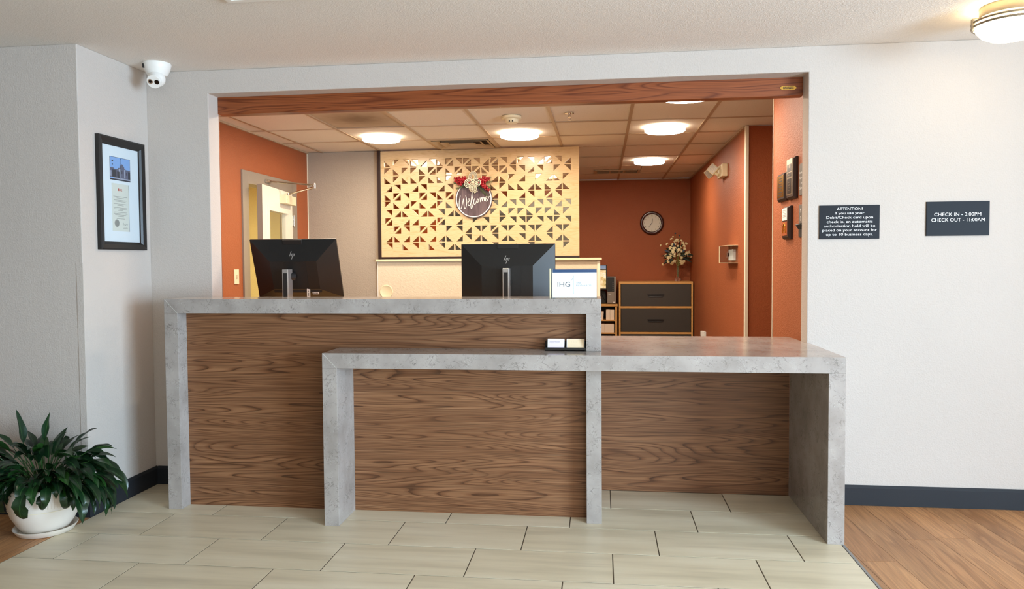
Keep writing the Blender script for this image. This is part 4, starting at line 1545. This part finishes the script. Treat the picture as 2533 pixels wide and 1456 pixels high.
tips += [(VX - .20, VY - .03, VZ + .225), (VX - .165, VY - .03, VZ + .25), (VX - .13, VY - .05, VZ + .26), (VX + .045, VY - .08, VZ + .24), (VX + .165, VY - .06, VZ + .325), (VX - .225, VY, VZ + .475), (VX - .09, VY - .02, VZ + .56)]


def blossom(p, r, name='blossom'):
    fwd = Vector((p[0] - VX, -.12 + (p[1] - VY) * .5, (p[2] - VZ - .36) * .8)).normalized()
    M = T(p) @ fwd.to_track_quat('Z', 'Y').to_matrix().to_4x4() @ Rz(rb.uniform(0, 72))
    q = MB(M)
    for k in range(5):
        A = Rz(72 * k)
        pts = [A @ Vector(v) for v in ((0, 0, 0), (.45 * r, .38 * r, .25 * r), (r, .30 * r, .12 * r), (1.1 * r, 0, .05 * r), (r, -.30 * r, .12 * r), (.45 * r, -.38 * r, .25 * r))]
        q.add(pts, [(0, 1, 5), (1, 2, 4, 5), (2, 3, 4)])
    q.ball((0, 0, .12 * r), .22 * r, 6, 4)
    q.build(name, 'petal_cream', bq, fix=False)


def blade(mb, p, d, l, w):
    d = Vector(d).normalized()
    s_ = d.cross(Vector((rb.uniform(-.4, .4), -1, rb.uniform(-.3, .3)))).normalized()
    p = Vector(p)
    m1, m2, tp = p + d * l * .35, p + d * l * .7 - Vector((0, 0, .004)), p + d * l - Vector((0, 0, .012))
    k = Vector((0, -.006, 0))
    mb.add([p, m1 + s_ * w, m1 + k, m1 - s_ * w, m2 + s_ * w * .7, m2 + k, m2 - s_ * w * .7, tp], [(0, 1, 2), (0, 2, 3), (1, 4, 5, 2), (2, 5, 6, 3), (4, 7, 5), (5, 7, 6)])


for i, p in enumerate(tips):
    if i % 8 == 7:
        continue
    blossom(p, rb.uniform(.017, .027))
for i in range(70):
    a, r = rb.uniform(-.5, PI + .5), rb.uniform(.2, 1)
    p = (VX + .12 * r * math.cos(a) - .01, VY - rb.uniform(-.03, .09), VZ + .33 + .14 * r * math.sin(a))
    q = MB()
    blade(q, p, (math.cos(a) + rb.uniform(-.4, .4), rb.uniform(-.6, .2), math.sin(a) + rb.uniform(-.3, .4)), rb.uniform(.06, .115), rb.uniform(.009, .017))
    q.build('leaf', 'blue_leaf' if i % 6 == 0 else 'dark_leaf', bq, fix=False)
for i in range(14):
    a = 2 * PI * i / 14
    tp = tips[(i * 3) % len(tips)]
    MB().tube([(VX + .012 * math.cos(a), VY + .012 * math.sin(a), VZ + .06), (VX + .016 * math.cos(a + .8), VY + .016 * math.sin(a + .8), VZ + .2), (VX * .6 + tp[0] * .4, VY * .6 + tp[1] * .4, VZ + .29), tp], .0026, 5).build('stem', 'stem_green', bq)
for tx, tz in ((.965, 1.655), (1.02, 1.625), (.935, 1.61)):
    MB().tube([(VX, VY, VZ + .3), ((VX + tx) / 2, VY - .01, VZ + .46), (tx, VY - .02, tz)], .002, 5).build('stem', 'stem_green', bq)
    MB().ball((tx, VY - .02, tz), .013, 7, 5, (1, 1, .8)).build('bud', 'blue_leaf' if tx > .95 else 'petal_cream', bq)

# ---- shelf unit with computer and papers
su = thing('shelf_unit', 'low oak shelf unit beside the dresser', 'shelf', (-.10, 6.42, 0))
q = MB()
q.box(-.45, .205, 6.2, 6.63, .700, .729).box(.172, .198, 6.21, 6.63, 0, .70).box(-.44, -.414, 6.21, 6.63, 0, .70).box(-.414, .172, 6.22, 6.62, .505, .520).box(-.414, .172, 6.22, 6.62, .335, .350).box(-.414, .172, 6.22, 6.62, .06, .08)
q.build('frame', 'oak_edge', su, .002)
box('back_board', -.414, .172, 6.61, 6.62, 0, .70, 'black_matte', su)
PG = 'paper stacks on the oak shelf unit'


def stack(label, x0, x1, z0, h, tilt=0):
    t = thing('paper_stack', label, 'papers', ((x0 + x1) / 2, 6.3, z0), PG)
    M = T(((x0 + x1) / 2, 6.3, z0)) @ Ry(tilt)
    w = (x1 - x0) / 2
    n = 2 if w > .04 else 1
    for k in range(n):
        xa = -w + k * 2 * w / n
        MB(M).box(xa + .0006, xa + 2 * w / n - .0006, -.06, .2, 0, h - .003 * k).build('sheaf', 'paper_stack', t, .002)


stack('thick pair of pale folders upright on the upper shelf', .052, .160, .521, .135)
stack('thin pale booklets leaning on the upper shelf behind the stone upright', -.045, .016, .5235, .105, 4)
stack('wide pale box file lying on the lower shelf', -.09, .158, .3515, .115)
pc = thing('computer_tower', 'grey computer tower with a black front standing on the oak shelf unit', 'computer', (.125, 6.4, .729))
box('case', .066, .184, 6.22, 6.60, .735, 1.09, 'pc_grey', pc, .004)
box('drive_front', .071, .160, 6.214, 6.222, .895, 1.083, 'black_satin', pc, .002)
box('lower_front', .071, .160, 6.215, 6.222, .742, .891, 'pc_grey', pc, .002)
box('button', .085, .12, 6.211, 6.216, .848, .858, 'silver', pc)
for k in range(5):
    box('port', .140, .148, 6.211, 6.215, .905 + k * .025, .912 + k * .025, 'silver', pc)
box('badge', .148, .165, 6.212, 6.2155, .746, .760, 'white_plastic', pc)
box('foot', .07, .18, 6.23, 6.59, .729, .7352, 'black_matte', pc)
om = thing('office_screen', 'lit computer screen showing a bright landscape on the oak shelf unit', 'monitor', (-.18, 6.28, .729))
box('bezel', -.42, .064, 6.24, 6.27, .92, 1.245, 'black_satin', om, .003)
box('picture', -.408, .053, 6.2385, 6.241, .935, 1.236, 'screen_print', om)
box('sky_band', -.408, .053, 6.2375, 6.2386, 1.195, 1.236, 'photo_sky', om)
box('horizon_band', -.408, .053, 6.2375, 6.2386, 1.178, 1.192, 'photo_dark', om)
box('stand', -.22, -.14, 6.262, 6.285, .74, .95, 'black_satin', om)
box('stand_base', -.30, -.06, 6.22, 6.36, .729, .742, 'black_satin', om, .003)
bg = thing('black_case', 'soft black case leaning between screen and computer tower', 'case', (.03, 6.36, .729))
MB().prism([(-.05, .729), (.058, .729), (.060, .80), (.050, .895), (.0, .915), (-.045, .90)], 6.30, 6.42, 'y').build('body', 'black_matte', bg, .012)
MB().tube([(-.01, 6.295, .90), (.0, 6.293, .85), (.025, 6.292, .80), (.05, 6.294, .76)], .004, 6).build('strap', 'black_satin', bg)

# ---- potted peace lily on its saucer
PXC, PYC = -2.697, -.362
sa = thing('plant_saucer', 'cream saucer under the white plant pot', 'saucer', (PXC, PYC, 0))
MB().lathe([(0, .0), (.112, .0), (.122, .004), (.136, .026), (.139, .030), (.135, .031), (.129, .027), (.114, .010), (0, .010)], (PXC, PYC, 0), 48).build('dish', 'pot_white', sa, smooth=True)
pt = thing('plant_pot', 'cream white embossed plant pot standing on its saucer by the column', 'pot', (PXC, PYC, .01))
MB().lathe([(0, .0105), (.086, .0105), (.098, .016), (.122, .05), (.146, .095), (.160, .150), (.1635, .190), (.1635, .232), (.158, .235), (.152, .232), (.152, .19), (0, .188)], (PXC, PYC, 0), 56).build('shell', 'pot_white', pt, smooth=True)
MB().lathe([(.1560, .1275), (.1572, .128), (.1578, .1305), (.1570, .1315)], (PXC, PYC, 0), 56).build('groove_line', 'ribbon_cream', pt, smooth=True)
MB().lathe([(0, .196), (.08, .200), (.151, .194)], (PXC, PYC, 0), 32).build('soil', 'soil', pt)
for k in range(5):
    a = math.radians(-52 + k * 5)
    MB().tube([(PXC + r * math.cos(a), PYC + r * math.sin(a), z) for r, z in ((.1595, .145), (.1625, .17), (.1640, .205))], .0022, 6).build('embossed_rib', 'pot_white', pt, smooth=True)
MB().tube([(PXC + .1605 * math.cos(math.radians(t)), PYC + .1605 * math.sin(math.radians(t)), .152 + .022 * math.sin(math.radians((t + 78) * 7))) for t in range(-78, -56, 3)], .0025, 6).build('embossed_arc', 'pot_white', pt, smooth=True)

pn = thing('peace_lily', 'bushy dark green peace lily growing in the white pot', 'plant', (PXC, PYC, .2))
rl = random.Random(4)


def lily_leaf(base, az, el, pet, bl, wd, droop, roll):
    d_az = Vector((math.cos(az), math.sin(az), 0))
    side = Vector((-math.sin(az), math.cos(az), 0))
    n1, n2 = 5, 9
    p = Vector(base)
    pts, dirs = [p.copy()], []
    e_ = el
    L = pet + bl
    for i in range(n1 + n2):
        step = pet / n1 if i < n1 else bl / n2
        f_ = (i + 1) / (n1 + n2)
        e_ -= droop * step / L * (0.35 + 1.9 * f_)
        dirs.append(d_az * math.cos(e_) + Vector((0, 0, 1)) * math.sin(e_))
        p = p + dirs[-1] * step
        pts.append(p.copy())
    dirs.append(dirs[-1])

    def fixp(v, lo=.10):
        v = v.copy()
        if v.x < XP + .02 and v.y > YP - .02:
            v.y = YP - .02 - (v.y - YP) * .02
        if v.z < .045:
            v.z = .045
        rad = math.hypot(v.x - PXC, v.y - PYC)
        lim = .17
        if v.z < .24 and lo < rad < lim and v.z > .04:
            k_ = lim / rad
            v.x, v.y = PXC + (v.x - PXC) * k_, PYC + (v.y - PYC) * k_
        return v
    vs, fs, uv = [], [], []
    for i in range(n1 + 1):
        dn = dirs[i].cross(side).normalized()
        r = .0024
        for k in range(3):
            a = 2 * PI * k / 3
            vs.append(fixp(pts[i] + side * r * math.cos(a) + dn * r * math.sin(a)))
            uv.append((.5, 0))
    for i in range(n1):
        for k in range(3):
            fs.append((i * 3 + k, i * 3 + (k + 1) % 3, (i + 1) * 3 + (k + 1) % 3, (i + 1) * 3 + k))
    o0 = len(vs)
    cols = (-1, -.5, 0, .5, 1)
    ph_ = rl.uniform(0, 6)
    for i in range(n2 + 1):
        t_ = i / n2
        w = .82 * wd * (math.sin(PI * min(1, t_ ** .75 * .97 + .03)) ** .85) if t_ < 1 else .0006
        w = max(w, .0008)
        d = dirs[n1 + i]
        sd_ = (Matrix.Rotation(roll, 3, d) @ side)
        nn = d.cross(sd_).normalized()
        if nn.z < 0 and abs(roll) < 1:
            nn = -nn
        for c in cols:
            lift = abs(c) * w * .38 + .004 * math.sin(ph_ + t_ * 9 + c * 2) * abs(c) * (w / wd)
            vs.append(fixp(pts[n1 + i] + sd_ * c * w + nn * lift, .02))
            uv.append(((c + 1) / 2, t_))
    for i in range(n2):
        for k in range(4):
            a = o0 + i * 5 + k
            fs.append((a, a + 1, a + 6, a + 5))
    me = bpy.data.meshes.new('leaf')
    me.from_pydata([tuple(v) for v in vs], [], fs)
    ul = me.uv_layers.new()
    for lp in me.loops:
        ul.data[lp.index].uv = uv[lp.vertex_index]
    for pl_ in me.polygons:
        pl_.use_smooth = True
    link('leaf', me, 'leaf', pn)


def leaf_at(azd, el, pet, bl, wd, dr_, rad=.04, roll=None):
    az = math.radians(azd)
    if roll is None and -150 < azd < -30:
        dr_ *= .72
        el += 6
    lily_leaf((PXC + rad * math.cos(az) + rl.uniform(-.012, .012), PYC + rad * math.sin(az) * .8 + rl.uniform(-.012, .012), .196), az, math.radians(el), pet, bl, wd, math.radians(dr_), rl.uniform(-.5, .5) if roll is None else roll)


# tall ones that stand out against the wall
for azd, el, pet, bl, wd, dr_, rad in ((188, 86, .24, .165, .030, 8, .06), (184, 60, .20, .15, .027, 105, .06), (175, 48, .19, .15, .027, 95, .06), (8, 88, .25, .14, .024, 12, .0), (-20, 80, .20, .16, .034, 40, .0),
                                       (-4, 74, .26, .16, .030, 50, .05), (-8, 62, .30, .15, .026, 62, .05), (-14, 56, .31, .15, .028, 78, .06), (-2, 60, .25, .14, .026, 70, .05), (172, 78, .19, .14, .027, 65, .05), (-160, 74, .17, .14, .026, 70, .04), (-6, 50, .32, .15, .026, 95, .06), (-18, 46, .30, .15, .028, 120, .07), (-4, 66, .28, .15, .025, 130, .05)):
    leaf_at(azd, el, pet, bl, wd, dr_, rad)
# one long pale leaf hanging down in front of the pot
leaf_at(-72, 58, .15, .185, .040, 205, .115, .1)
leaf_at(-55, 60, .12, .10, .027, 190, .11, .2)
leaf_at(-100, 60, .13, .13, .034, 195, .11, -.1)
leaf_at(-125, 60, .13, .12, .030, 190, .10, -.2)
leaf_at(-35, 60, .14, .13, .032, 195, .10, .2)
for i in range(46):
    leaf_at(rl.uniform(-195, 15) if i % 5 else rl.uniform(-30, 20), rl.uniform(62, 84), rl.uniform(.15, .26), rl.uniform(.12, .165), rl.uniform(.024, .035), rl.uniform(70, 140), rl.uniform(.01, .07))
for i in range(44):
    leaf_at(rl.uniform(-190, 10), rl.uniform(46, 74), rl.uniform(.12, .19), rl.uniform(.10, .14), rl.uniform(.022, .031), rl.uniform(95, 165), rl.uniform(.03, .09))
for i in range(36):
    leaf_at(rl.uniform(-42, 6), rl.uniform(38, 66), rl.uniform(.22, .33), rl.uniform(.12, .16), rl.uniform(.022, .031), rl.uniform(90, 150), rl.uniform(.02, .07))
for i in range(14):
    leaf_at(rl.uniform(20, 170), rl.uniform(64, 84), rl.uniform(.14, .22), rl.uniform(.10, .13), rl.uniform(.022, .028), rl.uniform(30, 70), .02)
# short leaves filling the front of the clump, and a few over the rim
for i in range(44):
    leaf_at(rl.uniform(-165, -15), rl.uniform(58, 80), rl.uniform(.05, .15), rl.uniform(.10, .135), rl.uniform(.024, .032), rl.uniform(110, 185), rl.uniform(.03, .10))
for i in range(11):
    leaf_at(-170 + i * 15 + rl.uniform(-5, 5), rl.uniform(62, 74), rl.uniform(.12, .15), rl.uniform(.10, .125), rl.uniform(.025, .031), rl.uniform(150, 175), rl.uniform(.08, .11), rl.uniform(-.4, .4))
